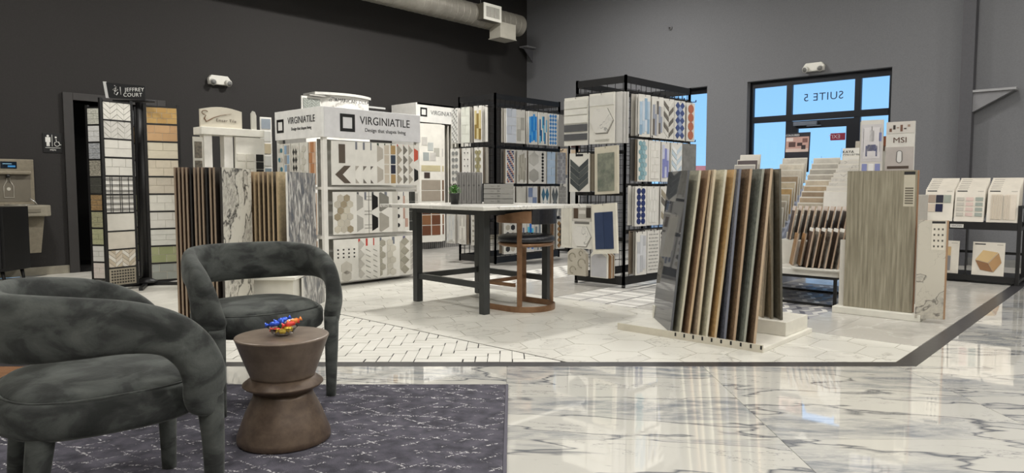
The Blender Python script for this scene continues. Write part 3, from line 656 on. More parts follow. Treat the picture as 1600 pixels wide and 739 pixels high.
def jwing(p0, p1, specs, wname, top=1.95):
    d = Vector((p1[0]-p0[0], p1[1]-p0[1], 0)); Lw = d.length; an = math.degrees(math.atan2(d.y, d.x)) - YAW
    base = W(p0[0], p0[1])
    # frame as a part of the rack
    q = MB(); rh = (top-.06)/10
    loc = Matrix.Rotation(rad(an+YAW), 4, 'Z'); loc.translation = Vector((p0[0]+4.0, p0[1]-7.66, 0)); q.M = loc
    q.box(-.03, .0, .0, .03, .04, top+.02).box(Lw, Lw+.03, 0, .03, .04, top+.02).box(0, Lw, .014, .02, .06, top)
    for k in range(11): q.box(0, Lw, -.004, .03, .05+k*rh-.008, .05+k*rh+.008)
    q.obj('wing_frame', BLK, jc)
    for k, (pat, cols, bs, kw, dsc) in enumerate(specs):
        z = .05+(9-k)*rh+.008; c = base + Vector((math.cos(rad(an)), math.sin(rad(an)), 0))*(Lw/2) + Vector((math.sin(rad(an)), -math.cos(rad(an)), 0))*(-.002)
        board((c.x, c.y, z), an, Lw, rh-.016, pat, cols, f'{dsc} sample, {ORD[k]} from top of the {wname} of the black rotating rack', 'tile samples on the black rotating rack', base=bs, kw=kw, th=.008, name='tile_sample', cat='tile sample')
jwing((-4.125, 7.17), (-3.985, 7.42), [('zig', [(222, 220, 212)], (60, 58, 56), dict(nc=4, n=3, g=.9), 'white herringbone'), ('zig', [(206, 204, 198)], (190, 188, 182), dict(nc=4, n=3), 'pale grey chevron'),
  ('brick', [(216, 214, 206)], (190, 188, 182), dict(nr=2, nb=1), 'white block'), ('brick', [(210, 208, 200)], (196, 194, 188), dict(nr=2, nb=2), 'off-white tile'), ('plaid', [(50, 50, 50)], (220, 218, 212), {}, 'woven line'),
  ('plaid', [(40, 40, 42)], (214, 212, 206), {}, 'plaid line'), ('slab', [(208, 205, 196)], (200, 198, 190), {}, 'pale marble'), ('slab', [(208, 202, 190)], (200, 198, 190), {}, 'plain cream'), ('zig', [(196, 184, 164), (224, 220, 210), (210, 200, 184)], (170, 160, 146), dict(nc=4, n=4), 'beige herringbone'), ('lattice', [(60, 56, 52)], (176, 168, 150), {}, 'dark lattice')], 'middle wing')
jwing((-3.93, 7.64), (-3.68, 7.80), [('brick', [(198, 162, 100), (190, 152, 92)], (224, 212, 186), dict(nr=3, nb=3, g=.006), 'mustard brick'), ('brick', [(206, 168, 124), (198, 160, 118)], (226, 214, 190), dict(nr=2, nb=2, g=.005), 'tan brick'),
  ('brick', [(220, 212, 190)], (204, 198, 180), dict(nr=2, nb=1), 'cream strip'), ('brick', [(218, 208, 188)], (204, 198, 180), dict(nr=2, nb=2), 'warm cream brick'), ('brick', [(206, 198, 182)], (196, 188, 172), dict(nr=2, nb=2), 'beige brick'),
  ('brick', [(222, 220, 210)], (204, 202, 194), dict(nr=2, nb=2), 'upper white brick'), ('brick', [(218, 216, 208)], (202, 200, 192), dict(nr=2, nb=2), 'middle white brick'), ('brick', [(214, 214, 206)], (200, 200, 192), dict(nr=3, nb=1), 'lower white strip'),
  ('brick', [(152, 158, 118), (160, 164, 126)], (216, 212, 196), dict(nr=2, nb=2, g=.006), 'sage green brick'), ('brick', [(150, 154, 148), (158, 162, 156)], (216, 212, 200), dict(nr=2, nb=2, g=.006), 'grey brick')], 'right wing')
mm = [TX(tuple(min(235, int(v*1.2)) for v in a), tuple(min(225, int(v*1.2)) for v in b), 40, (1, 1, 4), .4) for a, b in (((190, 190, 180), (140, 140, 132)), ((206, 206, 202), (176, 176, 172)), ((176, 178, 180), (110, 114, 118)), ((170, 166, 152), (90, 86, 78)), ((76, 76, 70), (50, 50, 46)), ((160, 134, 96), (104, 84, 58)), ((158, 156, 128), (126, 124, 98)), ((168, 168, 136), (140, 144, 112)), ((200, 198, 192), (188, 186, 180)), ((200, 190, 184), (186, 176, 170)))]
ds = ['grey stacked stone', 'white ribbed', 'blue grey stone', 'taupe herringbone', 'black stone', 'brown stone', 'olive mosaic', 'pale green', 'plain white', 'pale pink']
jwing((-4.66, 7.80), (-4.36, 7.74), [('brick', [mm[k]], (200, 198, 190), dict(nr=3, nb=2) if k not in (4,) else dict(nr=2, nb=1), ds[k]) for k in range(10)], 'left wing')
jwing((-4.52, 8.22), (-4.25, 7.98), [('brick', [mm[(k*3+2) % 10]], (120, 118, 112), dict(nr=4, nb=1), ds[(k*3+2) % 10]) for k in range(10)], 'rear wing')
# ---------------------------------------------------------------- grid racks
def gridwall(par, p0, p1, z0, z1, step=.1):
    q = MB(); d = Vector((p1[0]-p0[0], p1[1]-p0[1], 0)); L = d.length; an = math.atan2(d.y, d.x); q.M = Matrix.Translation((p0[0], p0[1], 0)) @ Matrix.Rotation(an, 4, 'Z')
    k = 0
    while k*step < L: q.box(k*step-.0025, k*step+.0025, -.0025, .0025, z0, z1); k += 1
    z = z0
    while z < z1: q.box(0, L, -.005, 0, z-.0025, z+.0025); z += step
    q.obj('wire_grid', BLK, par)
    q = MB(); q.M = Matrix.Translation((p0[0], p0[1], 0)) @ Matrix.Rotation(an, 4, 'Z')
    q.box(-.012, .012, -.012, .012, 0.02, z1+.02).obj('upright', BLK, par)
    q = MB(); q.M = Matrix.Translation((p0[0], p0[1], 0)) @ Matrix.Rotation(an, 4, 'Z')
    q.box(L-.012, L+.012, -.012, .012, 0.02, z1+.02).obj('upright', BLK, par)
    for a, b, nm in ((z1-.06, z1+.012, 'top_bar'), (.03, .12, 'base_bar')):
        q = MB(); q.M = Matrix.Translation((p0[0], p0[1], 0)) @ Matrix.Rotation(an, 4, 'Z'); q.box(.012, L-.012, -.01, .01, a, b).obj(nm, BLK, par)
def hookrow(par, p0, p1, z, n, out, nm='hook_rail'):
    q = MB(); d = Vector((p1[0]-p0[0], p1[1]-p0[1], 0)); L = d.length; an = math.atan2(d.y, d.x); q.M = Matrix.Translation((p0[0], p0[1], 0)) @ Matrix.Rotation(an, 4, 'Z')
    q.box(0, L, -.015, -.003, z, z+.04)
    for k in range(n):
        x = L*(k+.5)/n; q.box(x-.004, x+.004, -out, -.01, z+.01, z+.018).box(x-.004, x+.004, -out-.004, -out+.004, z+.01, z+.035)
    q.obj(nm, BLK, par)
def rowboards(face, fixed, z0, hh, items, row, rack, group, w0=.16, lay=3, rx=0, gapn=.028, ysign=1):
    """face 'long' -> boards face -y at y=fixed; face 'end' -> boards face -x at x=fixed"""
    for i, it in enumerate(items):
        c, wd, pat, cols, dsc = it[:5]; kw = it[5] if len(it) > 5 else {}
        hq = hh*(it[6] if len(it) > 6 else 1); zz = z0+hh-hq
        turn = -8 if face == 'long' else 3
        pos = (c, fixed, zz) if face == 'long' else (fixed, c, zz); rz = (0 if face == 'long' else -90) + turn
        n = i if face == 'long' else i
        board(pos, rz, wd, hq, pat, cols, f'{dsc} tile board, {ORD[n]} from left, {row} row, {face} side of {rack}', group, kw=kw, hook=True, base=(214, 212, 206))
        for b in range(lay):
            off = gapn*(b+1); sx = .013*(b+1)*(1 if (i+b) % 2 else -1)
            pos2 = (c+sx+.02*(b+1)*.6, fixed+off, zz+.004*b) if face == 'long' else (fixed+off, c-sx-.012*(b+1), zz+.004*b)
            cc = [(206, 204, 198), (150, 146, 138), (184, 180, 172), (100, 98, 96), (222, 220, 214), (132, 120, 106)][(i*3+b*2+int(z0*10)) % 6]
            t = MB().box(-wd/2, wd/2, 0, .01, 0, hq).obj('sample_board', P(cc, .5)); t.location = pos2; t.rotation_euler = (0, 0, rad(rz))
            tag(t, f'plain board, {ORD[b]} behind the {dsc} board, {row} row, {rack}', 'sample board', f'boards behind the front ones, {row} row, {face} side, {rack}')
g1 = thing('grid_rack', 'black wire grid rack of tile boards behind the tall table', 'display rack', (6.92, 6.65, 0))
CG = 'centre grid rack'
gridwall(g1, (0, .7), (0, 0), .1, 2.32); gridwall(g1, (0, .0), (1.38, 0), .1, 2.32); gridwall(g1, (1.38, 0), (1.38, .7), .1, 2.32); gridwall(g1, (1.38, .7), (0, .7), .1, 2.32)
for z in (2.14, 1.60, 1.09, .60):
    hookrow(g1, (0, 0), (1.38, 0), z, 12, .12); hookrow(g1, (0, .7), (0, 0), z, 6, .14)
G1 = 'tile boards on the centre grid rack'
F1 = 6.50
rowboards('long', F1, 1.67, .46, [(7.08, .17, 'brick', [(206, 212, 222), (196, 202, 214)], 'pale blue marble', dict(nr=4, nb=1)), (7.27, .16, 'vstr', [(176, 174, 166), (206, 204, 196)], 'grey step', dict(n=2)), (7.53, .17, 'vstr', [(36, 132, 216), (76, 160, 226)], 'bright blue strip', dict(n=4)), (7.75, .17, 'vstr', [(96, 176, 214), (44, 100, 150), WH], 'turquoise strip', dict(n=6)), (7.97, .17, 'diam', [(60, 130, 196), (206, 218, 226)], 'blue diamond', dict(nx=3, nz=8)), (8.19, .17, 'slab', [(150, 148, 144)], 'grey slate')], 'top', CG, G1)
rowboards('long', F1, 1.12, .46, [(7.06, .15, 'grid', [(70, 76, 120), (196, 120, 90), (220, 220, 220), (50, 60, 110)], 'tiny multicolour', dict(nx=6, nz=16, g=.006)), (7.30, .17, 'vstr', [(164, 160, 148), (182, 178, 166)], 'ribbed taupe', dict(n=6)), (7.55, .2, 'hexcol', [(170, 168, 162), (190, 188, 182)], 'grey hexagon'), (7.74, .14, 'dots', [(30, 30, 30)], 'black bead', dict(nx=1, nz=9, r=.02)), (7.93, .16, 'brick', [(176, 196, 218)], 'sky blue block', dict(nr=4, nb=1)), (8.17, .17, 'brick', [(140, 140, 144), (164, 164, 168)], 'grey mosaic', dict(nr=9, nb=3))], 'second', CG, G1)
rowboards('long', F1, .65, .43, [(7.06, .16, 'vstr', [WH, LG], 'white strip', dict(n=3)), (7.28, .16, 'slab', [(200, 198, 190)], 'plain white'), (7.52, .19, 'grid', [(120, 136, 170), (200, 204, 212)], 'blue step', dict(nx=2, nz=3, g=.004)), (7.80, .17, 'diam', [(60, 106, 132), (226, 226, 222)], 'teal leaf', dict(nx=2, nz=2)), (8.02, .15, 'diam', [(90, 96, 100), (120, 126, 128)], 'grey leaf', dict(nx=2, nz=2)), (8.2, .14, 'brick', [MG], 'grey brick', dict(nr=8, nb=2))], 'third', CG, G1)
rowboards('long', F1, .16, .43, [(7.06, .22, 'dots', [(40, 40, 42), (176, 170, 156)], 'ringed hexagon', dict(nx=2, nz=4, r=.04, f=hexp)), (7.30, .16, 'vstr', [(80, 96, 130), (210, 210, 206)], 'blue strip', dict(n=5)), (7.48, .14, 'vstr', [(34, 110, 206), (90, 190, 220)], 'vivid blue glass', dict(n=3)), (7.66, .16, 'vstr', [(200, 200, 196), (120, 130, 140)], 'pale strip', dict(n=4)), (7.92, .16, 'brick', [(176, 168, 158)], 'taupe block', dict(nr=5, nb=1)), (8.16, .17, 'diam', [(150, 116, 74), (60, 52, 44)], 'brown diamond', dict(nx=2, nz=5))], 'bottom', CG, G1)
EX = 6.78
rowboards('end', EX, 1.68, .49, [(7.30, .14, 'grid', [(210, 210, 206), (150, 150, 146), (226, 226, 222)], 'silver speckle', dict(nx=5, nz=16, g=.005)), (7.08, .16, 'brick', [(214, 216, 206), (206, 208, 198)], 'off-white block', dict(nr=4, nb=1)), (6.84, .15, 'vstr', [(136, 116, 66), (200, 186, 140)], 'olive strip', dict(n=3))], 'top', CG, G1)
rowboards('end', EX, 1.12, .49, [(7.30, .17, 'dots', [(128, 130, 128)], 'grey dot', dict(nx=2, nz=5, r=.03, f=hexp)), (7.07, .16, 'dots', [(60, 60, 60)], 'small dot', dict(nx=2, nz=5, r=.008)), (6.83, .15, 'hex', [(138, 132, 100), (150, 144, 112)], 'olive hexagon', dict(r=.032))], 'second', CG, G1)
rowboards('end', EX-.05, .28, .46, [(7.34, .17, 'vstr', [(206, 208, 208), (214, 214, 210)], 'pale ribbed', dict(n=4)), (7.10, .13, 'vstr', [WH, LG], 'white column', dict(n=3)), (6.86, .13, 'dots', [(140, 136, 124), (176, 172, 160)], 'pebble', dict(nx=2, nz=6, r=.016))], 'bottom', CG, G1)
# rack beyond it, only its edge in view
g3 = thing('narrow_rack', 'narrow black rack of beige samples past the right end of centre grid rack', 'display rack', (9.0, 7.0, 0))
gridwall(g3, (0, .5), (0, 0), .1, 2.3); gridwall(g3, (0, 0), (.5, 0), .1, 2.3)
for i, (z0, hh, c, d) in enumerate([(1.7, .5, (70, 44, 38), 'dark red'), (1.25, .42, (196, 176, 150), 'tan'), (.75, .45, (206, 204, 198), 'grey white'), (.2, .5, (190, 188, 190), 'pale grey')]):
    board((9.08, 6.94, z0), -8, .2, hh, 'brick', [c], f'{d} tile board, {ORD[i]} from top on the narrow rack past the centre grid rack', 'boards on the narrow rack', kw=dict(nr=4, nb=1))
    board((8.982, 7.12, z0+.02), -90, .18, hh, 'brick', [tuple(int(v*.9) for v in c)], f'{d} edge board, {ORD[i]} from top on the end of the narrow rack', 'boards on the narrow rack', kw=dict(nr=3, nb=1))
g2 = thing('grid_rack', 'black wire grid rack of tile boards in front of the far window', 'display rack', (6.285, 4.15, 0))
gridwall(g2, (0, .63), (0, 0), .1, 2.22); gridwall(g2, (0.0, 0), (1.36, 0), .1, 2.22); gridwall(g2, (1.36, 0), (1.36, .63), .1, 2.22); gridwall(g2, (1.36, .63), (0, .63), .1, 2.22)
for x, y in ((0, 0), (0, .63), (1.36, 0)): MB().lathe([(.02, 0), (.02, .03)], 10).obj('foot', BLK, g2).location = (x, y, 0)
for z in (2.05, 1.59, 1.07, .58): hookrow(g2, (0, 0), (1.36, 0), z, 10, .12)
for z in (2.05, 1.42, .98, .50): hookrow(g2, (0, .63), (0, 0), z, 4, .12)
RG, G2 = 'right grid rack', 'tile boards on the right grid rack'; F2 = 4.02
rowboards('long', F2, 1.60, .44, [(6.45, .19, 'vstr', [(140, 168, 192), (170, 190, 208), (196, 206, 216)], 'pale blue strip', dict(n=4)), (6.71, .19, 'vstr', [(110, 106, 102), (150, 156, 170), (190, 188, 184)], 'mixed strip', dict(n=5)), (6.94, .19, 'chev', [(206, 204, 198), (110, 106, 100)], 'grey chevron', dict(n=6)), (7.19, .19, 'diam', [(70, 84, 130), (150, 164, 196)], 'blue diamond', dict(nx=2, nz=5)), (7.44, .15, 'dots', [(176, 110, 88)], 'terracotta round', dict(nx=1, nz=4, r=.05))], 'top', RG, G2)
rowboards('long', F2, 1.13, .44, [(6.43, .16, 'hex', [(122, 158, 168), (146, 176, 184)], 'teal scale', dict(r=.03)), (6.66, .2, 'brick', [(220, 218, 212)], 'white brick', dict(nr=5, nb=2, m=.03)), (6.89, .14, 'vstr', [(130, 136, 190), (190, 194, 216)], 'violet blue strip', dict(n=3)), (7.13, .2, 'chev', [(190, 206, 218), (226, 228, 228)], 'icy blue chevron', dict(n=6)), (7.42, .25, 'slab', [TX((130, 130, 128), (112, 112, 110), 12)], 'grey stone')], 'second', RG, G2)
rowboards('long', F2, .66, .42, [(6.40, .18, 'dots', [(38, 52, 100)], 'navy disc', dict(nx=2, nz=6, r=.032)), (6.64, .2, 'brick', [(216, 215, 210)], 'pale subway', dict(nr=3, nb=3, m=.03)), (6.92, .2, 'chev', [(150, 142, 124), (214, 210, 200), (104, 100, 94)], 'taupe chevron', dict(n=4)), (7.2, .18, 'slab', [(100, 100, 104)], 'charcoal'), (7.44, .18, 'brick', [(190, 190, 188)], 'grey subway', dict(nr=5, nb=2))], 'third', RG, G2)
rowboards('long', F2, .14, .46, [(6.42, .17, 'vstr', [(200, 202, 206), (180, 182, 186)], 'silver strip', dict(n=3)), (6.66, .2, 'dots', [(176, 174, 170), (140, 140, 138)], 'terrazzo', dict(nx=6, nz=11, r=.008)), (6.90, .17, 'diam', [(28, 28, 30), (226, 226, 224)], 'black and white', dict(nx=4, nz=9)), (7.2, .18, 'grid', [(200, 198, 194)], 'pale grid', dict(nx=3, nz=6)), (7.44, .18, 'slab', [(170, 168, 166)], 'ash grey')], 'bottom', RG, G2)
GE = 'front boards on the end of the right grid rack'
ex = 6.17
def gb(px, y, z, wd, hh, base, label, rx=0, ry=0, th=.014, arch=False): return board((px, y, z), -90, wd, hh, None, [], label, GE, base=base, rx=rx, ry=ry, th=th, hook=not arch, arch=arch)
M_VEI = marble((224, 222, 216), (206, 205, 200), (150, 150, 148), .3, 3.0, (1, 1, 1), (0, .5, 0), .56)
t = gb(ex, 4.71, 1.525, .32, .52, WH, 'large white board with white and grey bars, upper left on end of right grid rack')
put_tiles(t, [(rc(-.155, .155, .40, .49), (226, 225, 218)), (rc(-.155, .155, .33, .39), (228, 227, 220)), (rc(-.155, .155, .24, .32), (232, 231, 224)), (rc(-.155, .155, .15, .225), (96, 97, 100)), (rc(-.155, .155, .055, .125), (92, 93, 96))], big=.05, th=.012)
t = gb(ex, 4.37, 1.53, .32, .53, WH, 'large white board with one marble hexagon, upper right on end of right grid rack')
put_tiles(t, [(hexp(.004, .234, .153, False), (150, 148, 142))], th=.003, name='added_outline'); put_tiles(t, [(hexp(0, .24, .145, False), WH)], tex=M_VEI, th=.016); put_tiles(t, [(rc(-.155, .155, .40, .51), (222, 221, 215)), (rc(-.08, .1, .03, .045), (190, 188, 180))], th=.01)  # grey outline added beneath the hexagon, a painted darker edge for contrast
for k in range(3): o = MB().box(-.16, .16, 0, .012, 0, .53).obj('sample_board', P((206, 205, 202), .5)); o.location = (ex+.03*(k+1), 4.30-.02*k, 1.53); o.rotation_euler = (0, 0, rad(-90)); tag(o, f'pale board, {ORD[k]} behind the marble hexagon board on the right grid rack', 'sample board', 'pale boards behind the marble hexagon board')
t = gb(ex, 4.66, 1.02, .27, .42, WH, 'white framed board of dark grey chevrons, second row end of right grid rack')
put_tiles(t, [(p, c) for p, c in [([(a, b+.0) for a, b in pp], cc) for pp, cc in p_chev(.25, .37, [(70, 76, 78), (82, 88, 88)], n=4, m=.005, t=.9)]], th=.006)
box('title_label', INK, t, -.05, .05, -.002, 0, .385, .41)
for k in range(4): o = MB().box(-.12, .12, 0, .01, 0, .40).obj('sample_board', P(((120, 112, 98), (214, 210, 200))[k % 2], .5)); o.location = (ex+.025*(k+1), 4.60-.02*k, 1.03); o.rotation_euler = (0, 0, rad(-90)); tag(o, f'thin board edge, {ORD[k]} behind the dark chevron board on the right grid rack', 'sample board', 'board edges behind the dark chevron board')
t = gb(ex-.05, 4.27, 1.0, .29, .50, (202, 196, 178), 'cream framed board with one mottled green stone slab, end of right grid rack', ry=-3, rx=-3, th=.03)
put_tiles(t, [(rc(-.105, .105, .03, .43), WH)], tex=TX((134, 138, 122), (96, 104, 92), 14, rough=.5, c3=(116, 120, 108)), th=.006)
t = gb(ex-.01, 4.83, .40, .14, .48, (222, 219, 208), 'narrow cream board, third row left edge on end of right grid rack'); put_tiles(t, [(rc(-.05, .05, .04, .44), (214, 211, 200))])
t = gb(ex, 4.62, .40, .29, .49, WH, 'board with kitchen picture over a marble hexagon, third row, right grid rack')
put_tiles(t, [(rc(-.13, .13, .30, .47), (176, 172, 164)), (rc(-.10, .10, .27, .295), (120, 118, 114))], th=.002)
put_tiles(t, [(rc(-.11, -.05, .33, .44), (86, 70, 58)), (rc(.06, .12, .34, .45), (60, 52, 46)), (rc(-.04, .05, .38, .42), (214, 210, 204)), (rc(-.12, .12, .302, .325), (206, 202, 196))], th=.004, big=1)
put_tiles(t, [(hexp(.003, .131, .131, False), (150, 148, 142))], th=.003, name='added_outline'); put_tiles(t, [(hexp(0, .135, .125, False), WH)], tex=M_VEI, th=.014)  # same added outline, darkens the rim of this smaller hexagon
t = gb(ex-.06, 4.27, .37, .31, .53, (224, 220, 206), 'cream framed board with deep navy slabs, third row, end of right grid rack', ry=-5, rx=-3, th=.03)
put_tiles(t, [(rc(-.115, -.002, .05, .44), (52, 66, 96)), (rc(.002, .115, .05, .44), (48, 62, 92))], th=.008)
t = gb(ex, 4.69, .10, .25, .30, TX((196, 190, 176), (186, 180, 166), 10), 'arched beige tile with scroll ornament, bottom left on end of right grid rack', arch=True, th=.05)
for cx, cz, r in ((-.06, .2, .045), (.07, .14, .05), (-.05, .06, .04), (.06, .25, .025)): MB().tube([(cx+r*math.cos(a*.6), -.002, cz+r*math.sin(a*.6)) for a in range(9)], .006, 5).obj('ornament', P((158, 152, 136), .5), t)
t = gb(ex, 4.39, .10, .22, .30, WH, 'arched pale grey tile in front of a brown stack, bottom right, right grid rack', arch=True, th=.02)
put_tiles(t, [([(-.1, .01), (.1, .01), (.1, .22), (.04, .26), (-.04, .26), (-.1, .22)], (186, 186, 190))], th=.004)
for k in range(4): o = MB().prism([(-.11, 0), (.11, 0), (.11, .24), (.05, .28), (-.05, .28), (-.11, .24)], 0, .016, 'y').obj('sample_board', P([(150, 116, 84), (214, 206, 190)][k % 2], .5)); o.location = (ex+.03+.022*k, 4.37, .10); o.rotation_euler = (0, 0, rad(-90)); tag(o, f'arched tile, {ORD[k]} behind the pale grey one, bottom row, right grid rack', 'tile', 'arched tiles behind the pale grey one')
# ---------------------------------------------------------------- slab racks
def slab(Xc, Y0, Y1, z0, z1, c, label, group, lean=0, th=.015, edge=None, turn=0, tex=None):
    """slab standing on edge, running away from the viewer in the camera-aligned frame"""
    t = thing('tile_slab', label, 'tile slab', W(Xc, Y0, z0), -YAW+turn, group, 0, lean)
    c = tuple(min(255, int(v*1.25)) for v in c)
    m = tex or TX(c, tuple(int(v*.86) for v in c), 14, (1, 1, 3), .45, .1)
    MB().box(-th/2, th/2, 0.006, Y1-Y0, 0, z1-z0).obj('slab_face', m, t)
    MB().box(-th/2, th/2, 0, .006, 0, z1-z0).obj('edge', P(edge or tuple(min(255, int(v*1.25)) for v in c), .5), t)
    return t
M_DKM = TX((62, 64, 68), (74, 76, 80), 8, rough=.03); M_GOLD = TX((150, 120, 82), (128, 102, 70), 10, (1, 1, 3), .5)
ab = thing('slab_stand', 'low white two-tier floor stand holding the leaning slabs', 'display stand', (4.42, 1.84, 0))
box('base_plate', P((226, 223, 212), .35), ab, 0, .88, 0, 1.12, 0, .03, .003); box('front_lip', P((206, 200, 184), .4), ab, -.012, 0, 0, 1.12, 0, .05)
box('rear_tier', P((222, 219, 208), .35), ab, .45, .86, .03, 1.1, .03, .13, .003)
for k in range(10): box('slot', BLK, ab, -.014, -.002, .01+k*.069-.006, .01+k*.069+.006, .02, .045)
px = [1051, 1065, 1079, 1093, 1107, 1121, 1136, 1151, 1167, 1183]; tp = [1075, 1093, 1108, 1116, 1133, 1148, 1155, 1172, 1191, 1204]
specA = [((60, 62, 66), 'polished charcoal', M_DKM, (90, 92, 96)), ((140, 138, 122), 'grey green', None, (196, 192, 172)), ((122, 98, 76), 'dark brown', None, (196, 172, 140)), ((152, 138, 118), 'mocha', None, (206, 192, 166)), ((168, 164, 144), 'pale sage', None, (216, 212, 194)),
         ((158, 128, 88), 'golden tan', None, (206, 184, 148)), ((78, 82, 92), 'blue grey speckled', TX((96, 100, 112), (56, 60, 70), 60, rough=.5, bump=.3), (116, 120, 132)), ((120, 96, 72), 'copper stippled', TX((140, 114, 86), (96, 76, 58), 50, rough=.45, bump=.3), (178, 154, 128)), ((116, 120, 112), 'hammered grey', TX((132, 136, 126), (94, 98, 92), 40, rough=.4, bump=.4), (160, 162, 150)), ((110, 88, 68), 'brown mosaic edged', TX((124, 102, 80), (84, 66, 52), 60, rough=.5, bump=.3), (186, 164, 138))]
def fY(py, z=0): 
    r = ((369.5-py)/1100); zc = -math.sin(rad(4))+r*math.cos(rad(4)); yc = math.cos(rad(4))+r*math.sin(rad(4)); return (z-1.07)/zc*yc
for k in range(10):
    # near bottom corners follow the front lip of the stand at x = 4.43
    u = (px[k]-800)/1100/.998; # X = u*Y ; world x = X*cA + Y*sA = 4.44
    Yn = 4.445/(u*cA+sA); Xn = u*Yn; c, d, tx, eg = specA[k]
    Xt = (tp[k]-800)/1100*Yn*1.002; ln = math.degrees(math.atan2(Xt-Xn, 1.16))
    slab(Xn, Yn, Yn+.62, .032, 1.195, c, f'{d} slab, {ORD[k]} from left in the front row of the leaning slab stand', 'slabs leaning in the front stand', ln, edge=eg, tex=tx, turn=2.5 if k else 0)
    if k == 9:
        t = C.objects[-1]
for k, (pb_, pt_, c, d) in enumerate([(1196, 1205, (160, 146, 122), 'beige'), (1211, 1205, (146, 136, 116), 'taupe'), (1226, 1217, (112, 108, 96), 'dark olive grey')]):
    u = (pb_-800)/1100; Yn = 4.93/(u*cA+sA); Xn = u*Yn
    slab(Xn, Yn, Yn+.55, .132, 1.2, c, f'{d} slab, {ORD[k]} from left in the rear row of the leaning slab stand', 'slabs at the back of the front stand', math.degrees(math.atan2((pt_-pb_)/1100*Yn, 1.06)), edge=tuple(int(v*.8) for v in c))
# left pair of slab racks
s1 = thing('slab_stand', 'low white floor stand under the dark wood slabs left of the chair', 'display stand', W(-2.33, 5.1), -YAW)
box('base_plate', P((190, 184, 170), .5), s1, -.32, .3, .0, .75, 0, .03)
wc = [(120, 94, 74), (96, 72, 56), (108, 84, 64), (88, 66, 52), (30, 28, 27), (128, 112, 98), (92, 78, 66), (120, 104, 88), (34, 32, 32), (104, 86, 70), (60, 52, 46)]
wn_ = ['speckled brown', 'walnut', 'chestnut', 'umber', 'black', 'pale taupe', 'cocoa', 'driftwood', 'ebony', 'oak', 'smoked']
for k in range(11):
    X = -2.455 + k*.0285; lo_ = .032
    slab(X*(1.0), 5.14, 5.74, lo_, 1.215, wc[k], f'{wn_[k]} slab, {ORD[k]} from left in the dark wood slab stand', 'slabs in the left wood stand', edge=(152, 134, 115) if k not in (4, 8) else (40, 38, 36), th=.012, tex=TX(wc[k], tuple(int(v*.7) for v in wc[k]), 6, (8, 8, 1), .5))
M_PAN = marble((196, 192, 180), (150, 146, 138), (40, 38, 36), .25, 2.6, (1, 1, .8), (.5, .3, 0), .5, width=.03)
slab(-2.12, 5.14, 5.72, .032, 1.215, (190, 186, 176), 'white slab with bold black veins at the right end of the wood slab stand', 'slabs in the left wood stand', tex=M_PAN, edge=(60, 56, 52))
s2 = thing('slab_stand', 'low white box stand under the beige slabs behind the velvet chair', 'display stand', W(-2.0, 5.85), -YAW)
box('cabinet', P((222, 219, 208), .4), s2, -.30, .17, 0, .42, 0, .30, .003); box('top_plate', P((228, 225, 215), .35), s2, -.32, .2, -.05, .62, .30, .325, .003); box('leg', P((222, 219, 208), .4), s2, -.30, .17, .50, .6, 0, .30)
bc = [(150, 128, 100), (112, 98, 84), (136, 118, 94), (160, 142, 114), (128, 112, 92), (106, 92, 78), (146, 130, 106), (90, 84, 74), (168, 152, 122)]
for k in range(9):
    slab(-2.27+k*.038, 5.90, 6.4, .327, 1.20, bc[k], f'{["tan", "mocha", "sand", "pale oak", "clay", "brown", "fawn", "dark olive", "light gold"][k]} slab, {ORD[k]} from left in the beige slab stand', 'slabs in the beige stand', edge=(186, 164, 132), th=.012)
M_BARK = TX((84, 86, 90), (196, 194, 188), 16, (1, 1, .35), .35, .2, c3=(140, 136, 130), lo=.4, hi=.62, dist=1.5)
slab(-1.885, 5.90, 6.58, .327, 1.20, MG, 'streaked grey and white slab at the right end of the beige slab stand', 'slabs in the beige stand', tex=M_BARK, turn=-4)
slab(-1.80, 6.0, 6.55, .0, .295, MG, 'short streaked grey slab on the floor beside the white box stand', 'slabs in the beige stand', tex=M_BARK, turn=-4)
# right slab stand
s3 = thing('slab_stand', 'flat white floor plate under the tall travertine slab', 'display stand', (6.27, 1.30, 0))
box('base_plate', P((222, 220, 210), .4), s3, 0, .58, .05, .72, 0, .055, .004)
box('end_post', P((214, 211, 202), .4), s3, .10, .13, .66, .70, .055, .62)
M_TRAV = TX((118, 112, 96), (170, 164, 146), 22, (2.6, 2.6, .12), .4, .12, c3=(146, 140, 122), lo=.3, hi=.72, rnd=False)
for k, xx in enumerate((6.33, 6.36, 6.39)):
    t = thing('tile_slab', ['tall travertine slab facing front on the right white plate', 'tall slab directly behind the travertine slab, only its edge showing', 'rearmost tall slab behind the travertine slab'][k], 'tile slab', (xx, 1.685, .056), -90, 'tall slabs on the right plate')
    MB().box(-.262-.006*k, .262, 0, .014, 0, 1.15).obj('slab_face', M_TRAV if k == 0 else P((164, 128, 98), .5), t)
    if k == 0:
        lb = box('spec_label', P((196, 190, 172), .5), t, .17, .25, -.0012, 0, .86, 1.14); box('label_band', INK, lb, .17, .25, -.002, -.0012, 1.115, 1.14)
        for a in range(7): box('print_line', P((110, 104, 92), .6), lb, .18, .24, -.002, -.0012, .88+a*.02, .892+a*.02)
t = thing('tile_slab', 'shorter white marble slab with grey veins, right of the tall travertine slab', 'tile slab', (6.295, 1.297, .03), -71, 'low slabs beside the right plate')
MB().box(-.093, .10, 0, .012, 0, .78).obj('slab_face', marble((196, 191, 178), (160, 156, 148), (112, 108, 102), .3, 2.0, (1, 1, 1.6), (.5, .5, 0), .49, width=.02), t)
lb = box('spec_label', P((214, 208, 194), .5), t, -.0, .09, -.0012, 0, .55, .775); box('label_band', INK, lb, .0, .09, -.002, -.0012, .757, .775)
